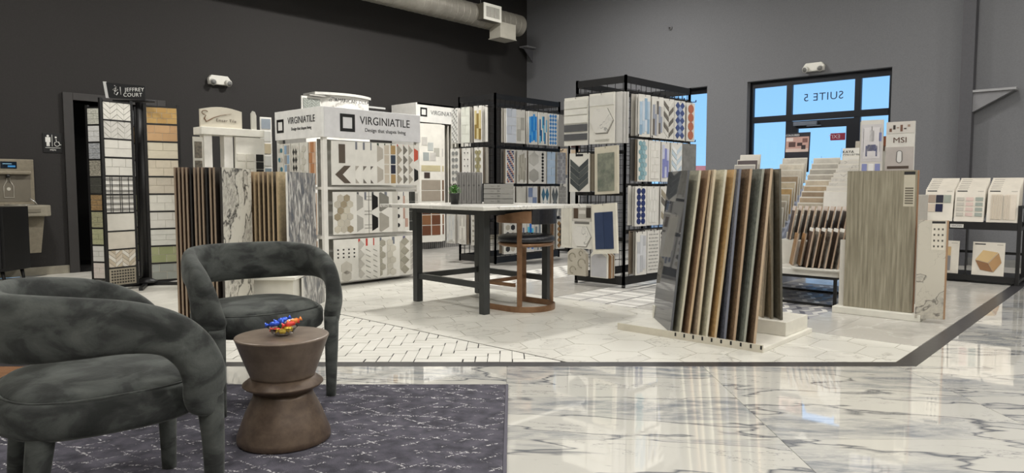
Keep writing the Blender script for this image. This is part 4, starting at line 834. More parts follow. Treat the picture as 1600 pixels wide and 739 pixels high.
for a in range(3):
    for b in range(4): box('print_mark', P((90, 86, 80), .6), lb, .012+a*.028, .024+a*.028, -.002, -.0012, .57+b*.045, .585+b*.045)
for k in range(2):
    o = MB().box(-.093, .10, 0, .01, 0, .78).obj('tile_slab', P((170, 138, 108), .5)); o.location = (6.315+.018*k, 1.29, .03); o.rotation_euler = (0, 0, rad(-71)); tag(o, f'brown-edged slab, {ORD[k]} behind the shorter marble slab', 'tile slab', 'slab edges behind the shorter marble slab')
# ---------------------------------------------------------------- bench with small samples and tiered boards
bn = thing('display_bench', 'low white bench on thin black legs holding wood and tile samples', 'bench', (6.5, 2.05, 0))
box('bench_top', P((222, 220, 212), .4), bn, 0, 1.35, 0, 1.0, .27, .325, .004)
for x in (.02, .88):
    for y in (.02, .95): box('leg', BLK, bn, x, x+.025, y, y+.025, 0, .27)
box('floor_rail', BLK, bn, .02, .045, .045, .95, .0, .02); box('floor_rail', BLK, bn, .88, .905, .045, .95, .0, .02); box('apron', BLK, bn, .02, .045, .045, .95, .245, .27); box('apron', BLK, bn, .045, .88, .02, .045, .245, .27)
def tier(name, yc, wd, x0, x1, z0, z1, n, colf, tops, hh=.30, boff=.0, desc=''):
    st = thing('tier_stand', f'stepped stand under the {name}', 'display stand', (x0, yc, 0), 0)
    bz = .326 if yc < 3 else 0
    MB().prism([(.04, bz), (x1-x0+.12, bz), (x1-x0+.12, z1-hh-.03), (x1-x0+.09, z1-hh-.03), (.05, max(z0-.03, bz+.005))], -wd/2+.005, wd/2-.005, 'y').obj('stepped_body', P((150, 156, 172), .5), st)
    for k in range(n):
        f = k/(n-1); x = x0+(x1-x0)*f; z = z0+(z1-hh-z0)*f
        c, d = colf(k)
        board((x, yc, z), -90, wd, hh if k else max(hh, .28), 'slab', [c], f'{d} board, {ORD[k]} from the front of the {name}', f'boards of the {name}', rx=-8, kw=dict(m=.008), strip=(40, 40, 42), base=(206, 202, 192), th=.008)
def cf(cols, names): return lambda k: (cols[k % len(cols)], names[k % len(names)])
nC = ['plain cream', 'pale sand', 'warm white', 'light grey', 'soft beige', 'oat', 'stone', 'tan stone', 'brown stone', 'pale oak', 'light taupe', 'ash grey', 'cool grey', 'linen']
cC = [TX(a, tuple(int(v*.9) for v in a), 12, rough=.4) for a in [(206, 202, 192), (196, 190, 176), (210, 206, 196), (184, 180, 170), (190, 180, 162), (176, 168, 152), (168, 150, 126), (150, 132, 108), (176, 156, 128), (188, 176, 156), (170, 164, 152), (164, 160, 150), (176, 172, 162), (192, 188, 178)]]
tier('third tiered board column', 2.58, .27, 6.98, 7.66, .33, 1.38, 14, cf(cC, nC), None)
cD = [marble((206, 203, 196), (190, 187, 180), (150, 147, 140), .35, 4, (1, 1, 1), (0, 0, k), .52) for k in range(2)] + [P((214, 212, 205), .4)]
tier('fourth tiered board column', 2.325, .235, 7.20, 7.72, .74, 1.40, 9, cf([cD[2], cD[0], cD[1], cD[0], cD[1], cD[0], cD[0], cD[1], cD[2]], ['plain white', 'veined white', 'soft grey marble', 'pale marble', 'grey veined', 'ivory marble', 'cloudy marble', 'misty marble', 'lettered white']), None)
t = thing('collection_sign', 'white board lettered with a collection name at the top of the fourth column', 'sign', (7.80, 2.335, 1.14), -90, None, -6)
box('panel', P((214, 212, 205), .4), t, -.13, .13, 0, .01, -.09, .34); text('KAYA', .04, INK, t, -.075, .30, sx=1.1); text('COLLECTION', .034, P((90, 90, 92), .5), t, -.02, .265)
MB().prism(circ(.1, .285, .022, 14), -.003, 0, 'y').obj('logo_leaf', INK, t)
board((8.0, 2.28, .0), -90, .30, 1.57, 'slab', [marble((176, 170, 158), (150, 144, 134), (90, 86, 80), .3, 4, (1, 1, 1), (.3, 0, 0), .5)], 'grey veined marble board rising behind the lettered white board', 'tall boards at the window', rx=-5)
cB = [TX(a, tuple(int(v*.88) for v in a), 12, rough=.4) for a in [(176, 172, 160), (168, 158, 142), (186, 176, 156), (192, 160, 110), (196, 182, 156), (170, 150, 124), (200, 192, 176), (208, 200, 184), (204, 198, 186)]]
tier('second tiered board column', 3.20, .29, 7.75, 8.42, .55, 1.42, 9, cf(cB, ['grey sand', 'dusk beige', 'clay', 'honey stone', 'wheat', 'brown beige', 'cream', 'straw', 'pale cream']), None)
t = thing('room_picture_sign', 'dark sign with a pink room photograph topping the second tiered column', 'sign', (8.50, 3.20, 1.25), -90, None, -4)
box('panel', P((28, 30, 40), .4), t, -.145, .145, 0, .012, -.0, .47)
ph = box('picture', P((186, 150, 140), .5), t, -.135, .135, -.002, 0, .24, .42)
for x0, x1, z0, z1, c in ((-.13, .13, .24, .28, (206, 186, 176)), (-.1, -.02, .30, .36, (84, 60, 56)), (.0, .06, .31, .35, (60, 44, 44)), (.05, .1, .27, .32, (50, 40, 42)), (-.13, -.05, .37, .41, (220, 206, 200)), (.06, .12, .35, .40, (120, 86, 80))): box('picture_detail', P(c, .5), ph, x0, x1, -.003, -.002, z0, z1)
text('COLOURED', .03, P((230, 230, 230), .5), t, -.06, .44)
tier('first tiered board column', 3.98, .28, 8.45, 8.95, .8, 1.50, 7, cf([P(c, .4) for c in [(200, 198, 190), (190, 186, 176), (176, 172, 164), (206, 202, 192), (160, 156, 150), (80, 70, 70), (200, 196, 186)]], ['pale stone', 'cream stone', 'mid grey', 'off white', 'ash', 'dark plum grey', 'light linen']), None)
# small samples standing on the bench
def wedge(n, x, y, dx, dy, z0, hh, cols, toph, topc, desc, group, names):
    st = thing('sample_holder', f'white slotted holder under the {desc}', 'holder', (x, y, .326), 0)
    box('base', P((220, 218, 210), .4), st, -.05, n*dx+.12 if dx > 0 else .25, n*dy-.10 if dy < 0 else -.05, .12, 0, max(z0-.327, .012))
    for k in range(n):
        t = thing('small_sample', f'{names[k % len(names)]} sample, {ORD[k]} from left of the {desc}', 'sample board', (x+dx*k, y+dy*k, z0+.002), -62, group, 0, 9)
        box('face', cols[k % len(cols)], t, -.006, .006, 0, .2, 0, hh-toph); 
        if toph: box('cap', P(topc, .5), t, -.006, .006, 0, .2, hh-toph, hh)
        box('edge', P(tuple(min(255, c_+0) for c_ in (176, 156, 136)), .5), t, -.006, .006, -.003, 0, 0, hh)
Mt = TX((176, 136, 88), (150, 112, 70), 10, (1, 1, 4), .5); Mb = TX((84, 64, 52), (60, 46, 38), 10, (1, 1, 4), .5); Mw = TX((206, 202, 194), (186, 182, 172), 10, rough=.4)
wedge(4, 6.60, 2.49, .012, -.066, .34, .30, [Mt], 0, WH, 'tan wood trio on the bench', 'tan wood samples on the bench', ['honey oak', 'warm oak', 'golden oak', 'amber oak'])
wedge(6, 6.51, 2.33, .006, -.052, .34, .36, [Mb, TX((196, 190, 178), (110, 96, 84), 5, (1, 1, 4), .5)], .03, WH, 'front brown and white group on the bench', 'brown and white samples on the bench', ['brown topped', 'two-tone', 'dark brown', 'striped brown', 'cocoa', 'grey edged'])
wedge(10, 6.86, 2.62, .012, -.056, .56, .33, [Mb], .045, (206, 194, 184), 'upper dark row on the bench', 'dark samples in the upper bench row', ['dark walnut', 'espresso', 'brown', 'umber', 'chestnut'])
# posters
def poster(loc, rz, wd, ht, label, rx=0):
    t = thing('poster_board', label, 'poster', loc, rz, None, rx); box('panel', P((206, 204, 198), .45), t, -wd/2, wd/2, 0, .03, 0, ht); return t
t = poster((7.2, 2.01, 1.0), -80, .19, .70, 'tall poster of a blue dining room under a glass chandelier')
pc = box('picture', P((196, 194, 196), .5), t, -.088, .088, -.002, 0, .31, .66)
for x0, x1, z0, z1, c in ((-.07, .07, .34, .63, (206, 204, 206)), (-.02, .02, .5, .6, (236, 236, 236)), (-.035, .035, .41, .47, (96, 104, 150)), (-.05, -.035, .36, .46, (110, 118, 164)), (.035, .05, .36, .46, (110, 118, 164)), (-.004, .004, .6, .64, (150, 150, 150)), (.06, .082, .5, .58, (120, 130, 180)), (-.07, -.066, .4, .62, (150, 150, 156)), (.066, .07, .4, .62, (150, 150, 156))): box('picture_detail', P(c, .5), pc, x0, x1, -.0035, -.002, z0, z1)
for cx in (-.055, .0, .055): box('picture', P((130, 138, 186) if cx else (226, 226, 226), .5), t, cx-.022, cx+.022, -.002, 0, .2, .29)
for k in range(3): o = MB().box(-.095, .095, 0, .012, 0, .69).obj('poster_board', P((190, 186, 172), .5)); o.location = (7.245+.02*k, 2.03, 1.0); o.rotation_euler = (0, 0, rad(-80)); tag(o, f'pale panel edge, {ORD[k]} behind the chandelier poster', 'poster', 'panels behind the chandelier poster')
t = poster((7.2, 1.77, 1.0), -90, .235, .67, 'white poster lettered MSI above a bathroom mirror picture')
text('MSI', .07, P((84, 58, 48), .5), t, 0, .50, sx=1.15)
pc = box('picture', P((200, 196, 190), .5), t, -.117, .117, -.002, 0, .565, .67)
for a in range(6): box('picture_detail', P([(110, 80, 66), (60, 54, 52), (150, 130, 116)][a % 3], .5), pc, -.09+a*.03, -.07+a*.03, -.0035, -.002, .58+(a % 3)*.02, .61+(a % 2)*.03)
pc = box('picture', P((176, 170, 166), .5), t, -.117, .117, -.002, 0, .22, .44); box('picture_detail', P((74, 62, 54), .5), pc, -.10, .08, -.0035, -.002, .24, .265)
mr = [(x, z) for x, z in circ(0, .35, .028, 12)]
MB().prism([(a, b+(.03 if b > .35 else -.03)) for a, b in mr], -.0035, -.002, 'y').obj('picture_mirror', P((110, 108, 106), .3), pc)
MB().prism([(a*.7, .35+(b-.35)*.8+(.03 if b > .35 else -.03)) for a, b in mr], -.0045, -.0035, 'y').obj('picture_mirror', P((206, 206, 204), .3), pc)
t = poster((7.45, 1.99, 1.0), -90, .16, .56, 'small sign with brown picture between the two posters'); box('picture', P((140, 84, 60), .5), t, -.08, .08, -.002, 0, .46, .56); box('picture', P((90, 70, 60), .5), t, -.05, .03, -.003, 0, .42, .47)
st = thing('poster_stand', 'grey stand carrying the posters behind the travertine slab', 'display stand', (7.12, 1.60, 0))
box('cabinet', P((176, 172, 164), .5), st, 0, .45, 0, .44, 0, 1.0, .004)
# ---------------------------------------------------------------- black shelf at right
bs = thing('shelf_unit', 'black two-tier metal shelf by the grey wall at far right', 'shelf', (9.28, 1.07, 0))
for x in (0, .44):
    for y in (0, .96): box('post', BLK, bs, x, x+.035, y, y+.035, 0, .70 if y else .87)
box('top_shelf', BLK, bs, -.005, .48, .035, .96, .60, .68); box('bottom_shelf', BLK, bs, -.005, .48, .035, .96, .03, .09)
box('rail', BLK, bs, .035, .44, .0, .03, .84, .87); box('rail', BLK, bs, .035, .44, .0, .03, .60, .64); box('rail', BLK, bs, .035, .44, .0, .03, .03, .06); box('divider', BLK, bs, 0, .02, .49, .505, .09, .60); box('back_rail', BLK, bs, .455, .47, .035, .96, .3, .33)
lb = box('brand_plate', P((214, 212, 206), .4), bs, -.012, -.005, .53, .66, .615, .655); o = text('WOW', .036, P((110, 110, 112), .5), lb, 0, 0); o.location = (-.014, .595, .635); o.rotation_euler = (rad(90), 0, rad(-90))
def tboard(loc, wd, hh, label, group, rx=-9): 
    t = board(loc, -90, wd, hh, None, [], label, group, base=(216, 210, 198), rx=rx, strip=(40, 40, 42)); box('printed_strip', P((170, 165, 156), .5), t, wd*.25, wd*.44, -.0012, 0, hh-.03, hh-.022); return t
for s, yc in enumerate((1.86, 1.56, 1.25)):
    nm = ['left', 'middle', 'right'][s]; hh = .37
    for k in range(7):
        t = tboard((9.29+k*.045, yc, .685+k*.021), .285, hh, f'beige board, {ORD[k]} from front in the {nm} stack on the black shelf', 'beige boards stacked on the black shelf')
        if k == 0:
            t['label'] = ['front board with grey, black and navy square swatches, left on black shelf', 'front board of pale green and pink bar swatches, middle of black shelf', 'front board with fluted cream slab, right on top of black shelf'][s]
            if s == 0: put_tiles(t, [(rc(-.11+a*.078, -.038+a*.078, .21-b*.105, .30-b*.105), c) for (a, b, c) in [(0, 0, (158, 142, 128)), (1, 0, (40, 40, 52)), (2, 0, (150, 156, 146)), (0, 1, (196, 182, 166)), (1, 1, (28, 30, 60))]])
            if s == 1: put_tiles(t, [(rc(-.125+a*.09, -.055+a*.09, .235-b*.058, .275-b*.058), [(186, 182, 172), (206, 184, 176), (150, 158, 150)][a]) for a in range(3) for b in range(4)])
            if s == 2: put_tiles(t, [(rc(-.11, -.01, .03, .31), (206, 196, 180)), (rc(.02, .12, .03, .31), (210, 200, 186))]); put_tiles(t, [(rc(-.10+a*.022, -.09+a*.022, .035, .3), (190, 180, 164)) for a in range(8)], yo=-.005, big=1)
t = tboard((9.30, 1.80, .092), .32, .37, 'lower board with wood and grey square swatches, left on black shelf', 'boards on the lower shelf', -6)
put_tiles(t, [([(-.08, .10), (.0, .10), (.0, .2), (.08, .2), (.08, .30), (-.08, .30)], (196, 168, 126)), ([(-.08, .03), (.08, .03), (.08, .195), (.005, .195), (.005, .095), (-.08, .095)], (136, 134, 134))])
t = tboard((9.30, 1.36, .092), .30, .37, 'lower board with a wooden cube picture, right on black shelf', 'boards on the lower shelf', -6)
put_tiles(t, [([(-.12, .18), (-.0, .12), (.12, .2), (.02, .28), (-.07, .28)][:0] or [(-.12, .17), (.0, .14), (.09, .26), (-.05, .28)], (206, 178, 132)), ([(-.12, .165), (-.07, .06), (.05, .04), (.0, .135)], (140, 104, 74)), ([(.005, .135), (.055, .04), (.125, .15), (.095, .255)], (176, 140, 100))])
# ---------------------------------------------------------------- drinking fountain, cabinet, sign
bf = thing('bottle_filler', 'grey wall-mounted drinking fountain with bottle filling alcove', 'drinking fountain', (2.2, 10.02, 0))
GM = TX((150, 142, 124), (138, 130, 114), 30, (1, 1, 1), .4, metal=.3); GD = P((112, 106, 94), .4)
box('back_panel', GM, bf, -.3, .17, -.09, 0, .86, 1.40, .008)
al = box('alcove', GD, bf, -.28, .13, -.094, -.09, .9, 1.24, .003)
MB().box(-.28, .13, -.15, -.09, 1.22, 1.26).obj('nozzle_hood', GM, bf, .01); MB().tube([(-.1, -.13, 1.22), (-.1, -.13, 1.18)], .02, 12).obj('nozzle', BLK, bf)
scn = box('display_screen', P((16, 30, 44), .2), bf, -.16, .0, -.096, -.088, 1.29, 1.37)
box('status_bar', P((70, 150, 215), .3), scn, -.09, -.015, -.098, -.096, 1.305, 1.325); box('status_bar', P((150, 200, 230), .3), scn, -.14, -.05, -.098, -.096, 1.34, 1.348)
bo = [(-.06, .95), (.06, .95), (.06, 1.08), (.045, 1.11), (.02, 1.14), (.02, 1.18), (-.02, 1.18), (-.02, 1.14), (-.045, 1.11), (-.06, 1.08), (-.06, .95)]
MB().tube([(a*.8-.09, -.098, b) for a, b in bo], .004, 5).obj('bottle_outline', P((205, 200, 188), .4), bf); MB().prism(circ(-.09, 1.05, .02), -.098, -.094, 'y').obj('outline_dot', P((190, 186, 174), .4), bf)
MB().prism([(-.33, -.42), (.20, -.42), (.26, -.36), (.26, 0), (-.33, 0)], .73, .86).obj('basin', TX((158, 152, 136), (146, 140, 126), 20, rough=.3), bf, .012)
MB().lathe([(.0, .861), (.1, .862), (.14, .866), (.15, .87), (.15, .862)], 24).obj('basin_bowl', P((186, 184, 176), .2, .6), bf).location = (-.02, -.22, 0)
MB().tube([(.15, -.2, .86), (.14, -.2, .90), (.09, -.2, .94)], [.018, .012, .008], 10).obj('spout', P((196, 194, 188), .2, .8), bf)
MB().prism([(-.30, .30), (.15, .30), (.20, .73), (-.30, .73)], -.33, -.0, 'y').obj('lower_cover', GM, bf, .006)
box('push_bar', P((130, 124, 110), .4), bf, -.1, .14, -.426, -.42, .78, .82)
cb = thing('black_cabinet', 'black cabinet on tapered legs cut off by the left frame edge', 'cabinet', W(-5.75, 7.66), -YAW)
box('body', P((20, 20, 21), .5), cb, -.2, .35, -.2, .2, .17, .86, .004); box('door', P((24, 24, 25), .45), cb, -.17, .32, -.212, -.2, .2, .83, .002)
for x in (-.15, .28):
    for y in (-.15, .15): MB().tube([(x, y, .17), (x+.03, y, 0)], [.02, .012], 10).obj('leg', BLK, cb)
ms = thing('restroom_sign', 'small black restroom sign with white man and wheelchair symbols', 'sign', (2.60, 10.02, 1.49))
MB().box(-.105, .105, -.008, 0, 0, .24).obj('plate', P((20, 20, 21), .4), ms, .004)
SG = P((226, 225, 220), .5)
man = MB(); man.prism(circ(-.05, .205, .013), -.011, -.008, 'y').prism([(-.077, .19), (-.077, .13), (-.066, .13), (-.066, .08), (-.052, .08), (-.05, .13), (-.048, .08), (-.034, .08), (-.034, .13), (-.023, .13), (-.023, .19)], -.011, -.008, 'y'); man.obj('man_symbol', SG, ms)
box('divider_line', SG, ms, -.008, -.004, -.011, -.008, .08, .22)
MB().tube([(.045+.028*math.cos(a*.5+2.2), -.01, .11+.028*math.sin(a*.5+2.2)) for a in range(10)], .004, 5).tube([(.035, -.01, .17), (.038, -.01, .135), (.062, -.01, .135), (.075, -.01, .10), (.088, -.01, .10)], .005, 5).prism(circ(.034, .19, .011), -.011, -.008, 'y').obj('wheelchair_symbol', SG, ms)
text('MEN', .03, SG, ms, 0, .035, -.009, spacing=1.1); MB().box(-.08, .08, -.011, -.008, .06, .065).obj('underline', SG, ms)
# ---------------------------------------------------------------- tall table and the things on it
tb = thing('counter_table', 'tall counter table with white marble top on dark metal frame', 'table', (4.60, 4.60, 0), -4)
LX, LY = .38, .475
pts = [(-.62, -.74), (.62, -.74), (.62, .74), (-.62, .74)]
MB().prism(pts, .885, .915).obj('table_top', marble((214, 212, 205), (190, 188, 182), (150, 148, 144), .25, 2, (1, 1, 1), (0, 0, .5), .53), tb, .004)
MF = P((60, 62, 62), .4, .3)
for sx in (-1, 1):
    for sy in (-1, 1): box('leg', MF, tb, sx*LX-.033, sx*LX+.033, sy*LY-.033, sy*LY+.033, 0, .885, .003)
box('apron', MF, tb, -LX-.03, -LX+.03, -LY+.033, LY-.033, .835, .885); box('apron', MF, tb, LX-.03, LX+.03, -LY+.033, LY-.033, .835, .885)
box('apron', MF, tb, -LX+.033, LX-.033, -LY-.03, -LY+.03, .835, .885); box('apron', MF, tb, -LX+.033, LX-.033, LY-.03, LY+.03, .835, .885)
box('stretcher', MF, tb, -LX-.02, -LX+.02, -LY+.033, LY-.033, .215, .265); box('stretcher', MF, tb, LX-.02, LX+.02, -LY+.033, LY-.033, .215, .265); box('stretcher', MF, tb, -LX+.033, LX-.033, LY-.02, LY+.02, .215, .265)
ZT = .916
for k in range(5):
    t = thing('binder', f'grey upright sample binder, {ORD[k]} from left on the tall table', 'binder', W(-.50+k*.047, 6.65, ZT), -YAW, 'upright grey binders on the tall table')
    box('cover', P((128, 126, 124), .5), t, -.022, .022, 0, .24, 0, .295, .003)
    box('spine_slot', P((92, 90, 88), .5), t, -.003, .003, -.002, 0, .03, .27); o = text('M', .022, INK, t, 0, .17, -.003)
for k in range(4):
    t = thing('sample_case', f'grey flat sample case, {ORD[k]} from bottom of the stack on the tall table', 'sample case', W(-.125, 6.60, ZT+k*.047), -YAW, 'stacked grey sample cases on the tall table')
    box('case', P((136, 135, 131), .5), t, -.14, .14, 0, .22, 0, .043, .003); text('31', .026, INK, t, .0, .022, -.001); box('print_line', P((110, 108, 104), .5), t, -.075, -.045, -.001, 0, .02, .024)
t = thing('potted_plant', 'small green leafy plant in a black pot on the tall table', 'plant', W(-.525, 6.45, ZT))
MB().lathe([(.034, 0), (.046, .09), (.049, .10), (.043, .10), (.04, .085)], 24).obj('pot', P((26, 26, 27), .5), t)
q = MB()
for k in range(120):
    a = RN.uniform(0, 6.28); r = RN.uniform(0, .055); z = .10+RN.uniform(-.01, .06)*(1.1-r*8); p = Vector((r*math.cos(a), r*math.sin(a), z)); d = Vector((math.cos(a)*.6, math.sin(a)*.6, RN.uniform(.2, 1))).normalized(); s = d.cross(Vector((0, 0, 1))).normalized(); L = RN.uniform(.018, .032)
    q.add([p, p+d*L*.5+s*L*.3, p+d*L, p+d*L*.5-s*L*.3], [(0, 1, 2, 3)])
q.obj('foliage', TX((58, 104, 44), (92, 142, 66), 30, rough=.5), t, kind='stuff')
# ---------------------------------------------------------------- swept upholstery helpers
def cat(P_, n=8):
    out = []; P_ = [Vector(p) for p in P_]; Q = [P_[0]*2-P_[1]] + P_ + [P_[-1]*2-P_[-2]]
    for i in range(1, len(Q)-2):
        for k in range(n):
            t = k/n; a, b, c, d = Q[i-1], Q[i], Q[i+1], Q[i+2]
            out.append(.5*((2*b)+(c-a)*t+(2*a-5*b+4*c-d)*t*t+(3*b-a-3*c+d)*t**3))
    out.append(P_[-1]); return out
def sweep(q, keys, n=20, sub=7, ex=2.6, m=0):
    """keys: (x,y,z, half thickness, half height); thickness lies along the outward horizontal"""
    pts = cat([k[:3] for k in keys], sub); ab = cat([(k[3], k[4], 0) for k in keys], sub); V, F = [], []; L = len(pts); prevN = None
    for i, p in enumerate(pts):
        T = (pts[min(i+1, L-1)]-pts[max(i-1, 0)]).normalized()
        N = Vector((p.x, p.y, 0)); N = N.normalized() if N.length > 1e-5 else Vector((1, 0, 0)); N = (N - T*N.dot(T)).normalized(); B = T.cross(N)
        for k in range(n):
            a = 2*math.pi*k/n; ca, sa = math.cos(a), math.sin(a)
            V.append(tuple(p + N*ab[i].x*math.copysign(abs(ca)**(2/ex), ca) + B*ab[i].y*math.copysign(abs(sa)**(2/ex), sa)))
    F = [(i*n+k, i*n+(k+1) % n, (i+1)*n+(k+1) % n, (i+1)*n+k) for i in range(L-1) for k in range(n)] + [tuple(range(n-1, -1, -1)), tuple(range((L-1)*n, L*n))]
    q.add(V, F, m, True); return q
def superell(rx, ry, n=40, e=2.6, yo=0):
    return [(rx*math.copysign(abs(math.cos(2*math.pi*k/n))**(2/e), math.cos(2*math.pi*k/n)), yo+ry*math.copysign(abs(math.sin(2*math.pi*k/n))**(2/e), math.sin(2*math.pi*k/n))) for k in range(n)]
def pad(q, rx, ry, levels, n=44, e=2.8, yo=0, m=0):
    """levels: (scale inset, z)"""
    V, F = [], []
    for ins, z in levels: V += [(x, y, z) for x, y in superell(max(rx-ins, .001), max(ry-ins, .001), n, e, yo)]
    L = len(levels); F = [(i*n+k, i*n+(k+1) % n, (i+1)*n+(k+1) % n, (i+1)*n+k) for i in range(L-1) for k in range(n)] + [tuple(range(n-1, -1, -1)), tuple(range((L-1)*n, L*n))]
    return q.add(V, F, m, True)
vm, nt, b = newmat('velvet', lin((74, 78, 78)), .85, 0, .2)
f = noise(nt, coords(nt, (1, 1, 1.6)), 7.5, 6, .55, .5); f2_ = noise(nt, coords(nt, (1, 1, 1)), 90, 3)
cc = ramp(nt, f, [(.36, lin((42, 44, 43))), (.47, lin((56, 58, 57))), (.52, lin((68, 71, 69))), (.68, lin((86, 89, 86)))])
nt.links.new(cc, b.inputs['Base Color']); b.inputs['Sheen Weight'].default_value = .35; b.inputs['Sheen Roughness'].default_value = .4; b.inputs['Sheen Tint'].default_value = lin((172, 176, 170))
bp = nt.nodes.new('ShaderNodeBump'); bp.inputs['Strength'].default_value = .25; bp.inputs['Distance'].default_value = .004; nt.links.new(f2_, bp.inputs['Height']); nt.links.new(bp.outputs[0], b.inputs['Normal'])
def velvet_chair(loc, rz, label):
    t = thing('velvet_armchair', label, 'chair', loc, rz, 'grey velvet armchairs'); t.scale = (1.06, 1.04, 1)
    K = [(0, -.285, .675, .038, .10), (.12, -.272, .675, .038, .10), (.215, -.215, .677, .038, .097), (.275, -.12, .677, .037, .088), (.30, 0, .668, .037, .076), (.306, .10, .637, .037, .066), (.302, .165, .575, .037, .066), (.294, .195, .50, .037, .074), (.280, .20, .43, .035, .075), (.268, .215, .385, .031, .045)]
    full = [(-k[0], k[1], k[2], k[3], k[4]) for k in reversed(K[1:])] + K
    sweep(MB(), full).obj('backrest', vm, t)
    # piping-edged seat
    pad(MB(), .285, .285, [(.03, .355), (.008, .37), (0, .39), (0, .44), (.006, .458), (.02, .465)], yo=-.025).obj('seat_frame', vm, t)
    s = pad(MB(), .258, .258, [(.006, .455), (0, .464), (.002, .472), (.018, .485), (.06, .496), (.14, .502), (.2, .503)], yo=-.022).obj('seat_cushion', vm, t)
    pts = superell(.262, .262, 48, 2.8, -.022); MB().tube([(x, y, .466) for x, y in pts+pts[:1]], .004, 6, cap=False).obj('piping', vm, s)
    for sx in (-1, 1):
        sweep(MB(), [(sx*.268, .217, .42, .033, .044), (sx*.262, .225, .25, .029, .031), (sx*.256, .225, .013, .022, .023)], 14, 5).obj('leg', vm, t)
        sweep(MB(), [(sx*.20, -.20, .40, .034, .034), (sx*.212, -.225, .2, .027, .027), (sx*.222, -.24, .013, .019, .019)], 14, 5).obj('leg', vm, t)
    return t
def face(fx, fy): return math.degrees(math.atan2(fy, fx)) - 90 - YAW
def chair_at(A_, B_, label):      # front feet positions in camera-aligned metres
    mid = Vector(((A_[0]+B_[0])/2, (A_[1]+B_[1])/2)); d = Vector((B_[0]-A_[0], B_[1]-A_[1])).normalized(); f = Vector((d.y, -d.x))
    c = mid - f*.225; return velvet_chair(W(c.x, c.y), face(f.x, f.y), label)
chair_at((-1.345, 3.19), (-.93, 3.53), 'grey velvet armchair facing front behind the bronze side table')
chair_at((-.95, 2.17), (-1.31, 2.60), 'grey velvet armchair seen from behind, cut off at the left edge')
# ---------------------------------------------------------------- side table, bowl, sweets
stb = thing('side_table', 'round bronze hourglass side table on the rug between the armchairs', 'side table', W(-.962, 2.91, .013)); stb.scale = (1.035, 1.035, .93)
MST = TX((104, 88, 74), (84, 70, 60), 25, (1, 1, 1), .42, .06, metal=.25)
MB().lathe([(.178, 0), (.184, .006), (.183, .03), (.15, .13), (.118, .205), (.115, .225)], 64).obj('base', MST, stb)
MB().lathe([(.115, .225), (.118, .232), (.150, .248), (.158, .256), (.156, .262), (.130, .284), (.124, .29)], 64).obj('waist_ring', MST, stb)
MB().lathe([(.124, .29), (.128, .30), (.155, .38), (.181, .462), (.184, .468), (.182, .473), (.176, .474)], 64).obj('table_top', TX((128, 114, 100), (108, 94, 82), 14, (1, 1, 1), .38, .04, metal=.2), stb)
bw = thing('candy_bowl', 'small clear glass bowl on the bronze side table', 'bowl', W(-.955, 2.90, .4545))
gg, nt, b = newmat('bowl_glass', (1, 1, 1, 1), .03); b.inputs['Transmission Weight'].default_value = 1; b.inputs['IOR'].default_value = 1.3
MB().lathe([(.028, 0), (.045, .012), (.058, .034), (.061, .036), (.055, .034), (.042, .014), (.026, .004)], 32).obj('bowl', gg, bw)
CN = [((30, 70, 190), 'blue'), ((190, 40, 34), 'red'), ((214, 180, 60), 'yellow'), ((226, 120, 50), 'orange'), ((190, 196, 200), 'silver'), ((40, 120, 90), 'green')]
for k, (dx, dy, dz, rz_, ry_, ci, L, nm) in enumerate([(-.035, -.012, .050, 12, -10, 0, .075, 'left'), (.0, .0, .064, 18, -14, 0, .07, 'topmost'), (.042, -.01, .050, 25, -12, 1, .07, 'right'), (.058, .0, .060, 20, -14, 3, .06, 'outer right'), (-.022, -.022, .026, 0, 0, 1, .05, 'lower left'), (.008, -.026, .022, 30, 5, 2, .05, 'lower middle'), (.028, -.018, .030, -30, 0, 2, .045, 'lower right'), (.02, .02, .052, 70, 0, 4, .05, 'middle'), (-.015, .025, .036, 90, 0, 5, .05, 'rear')]):
    c_, cn = CN[ci]; m = TX(c_, tuple(min(255, v+50) for v in c_), 60, rough=.2, metal=.4)
    t = thing('wrapped_candy', f'{cn} foil wrapped candy, {nm} in the glass bowl', 'candy', W(-.955+dx*.85, 2.90+dy, .4545+dz), rz_-YAW, 'wrapped candies in the bowl', 0, ry_)
    q = MB(); q.tube([(-L*.3, 0, 0), (-L*.2, 0, 0), (L*.2, 0, 0), (L*.3, 0, 0)], [.004, .011, .011, .004], 8); q.obj('sweet', m, t)
    for s in (-1, 1): MB().tube([(s*L*.29, 0, 0), (s*L*.5, 0, .003)], [.003, .011], 7).obj('wrapper_twist', m, t)
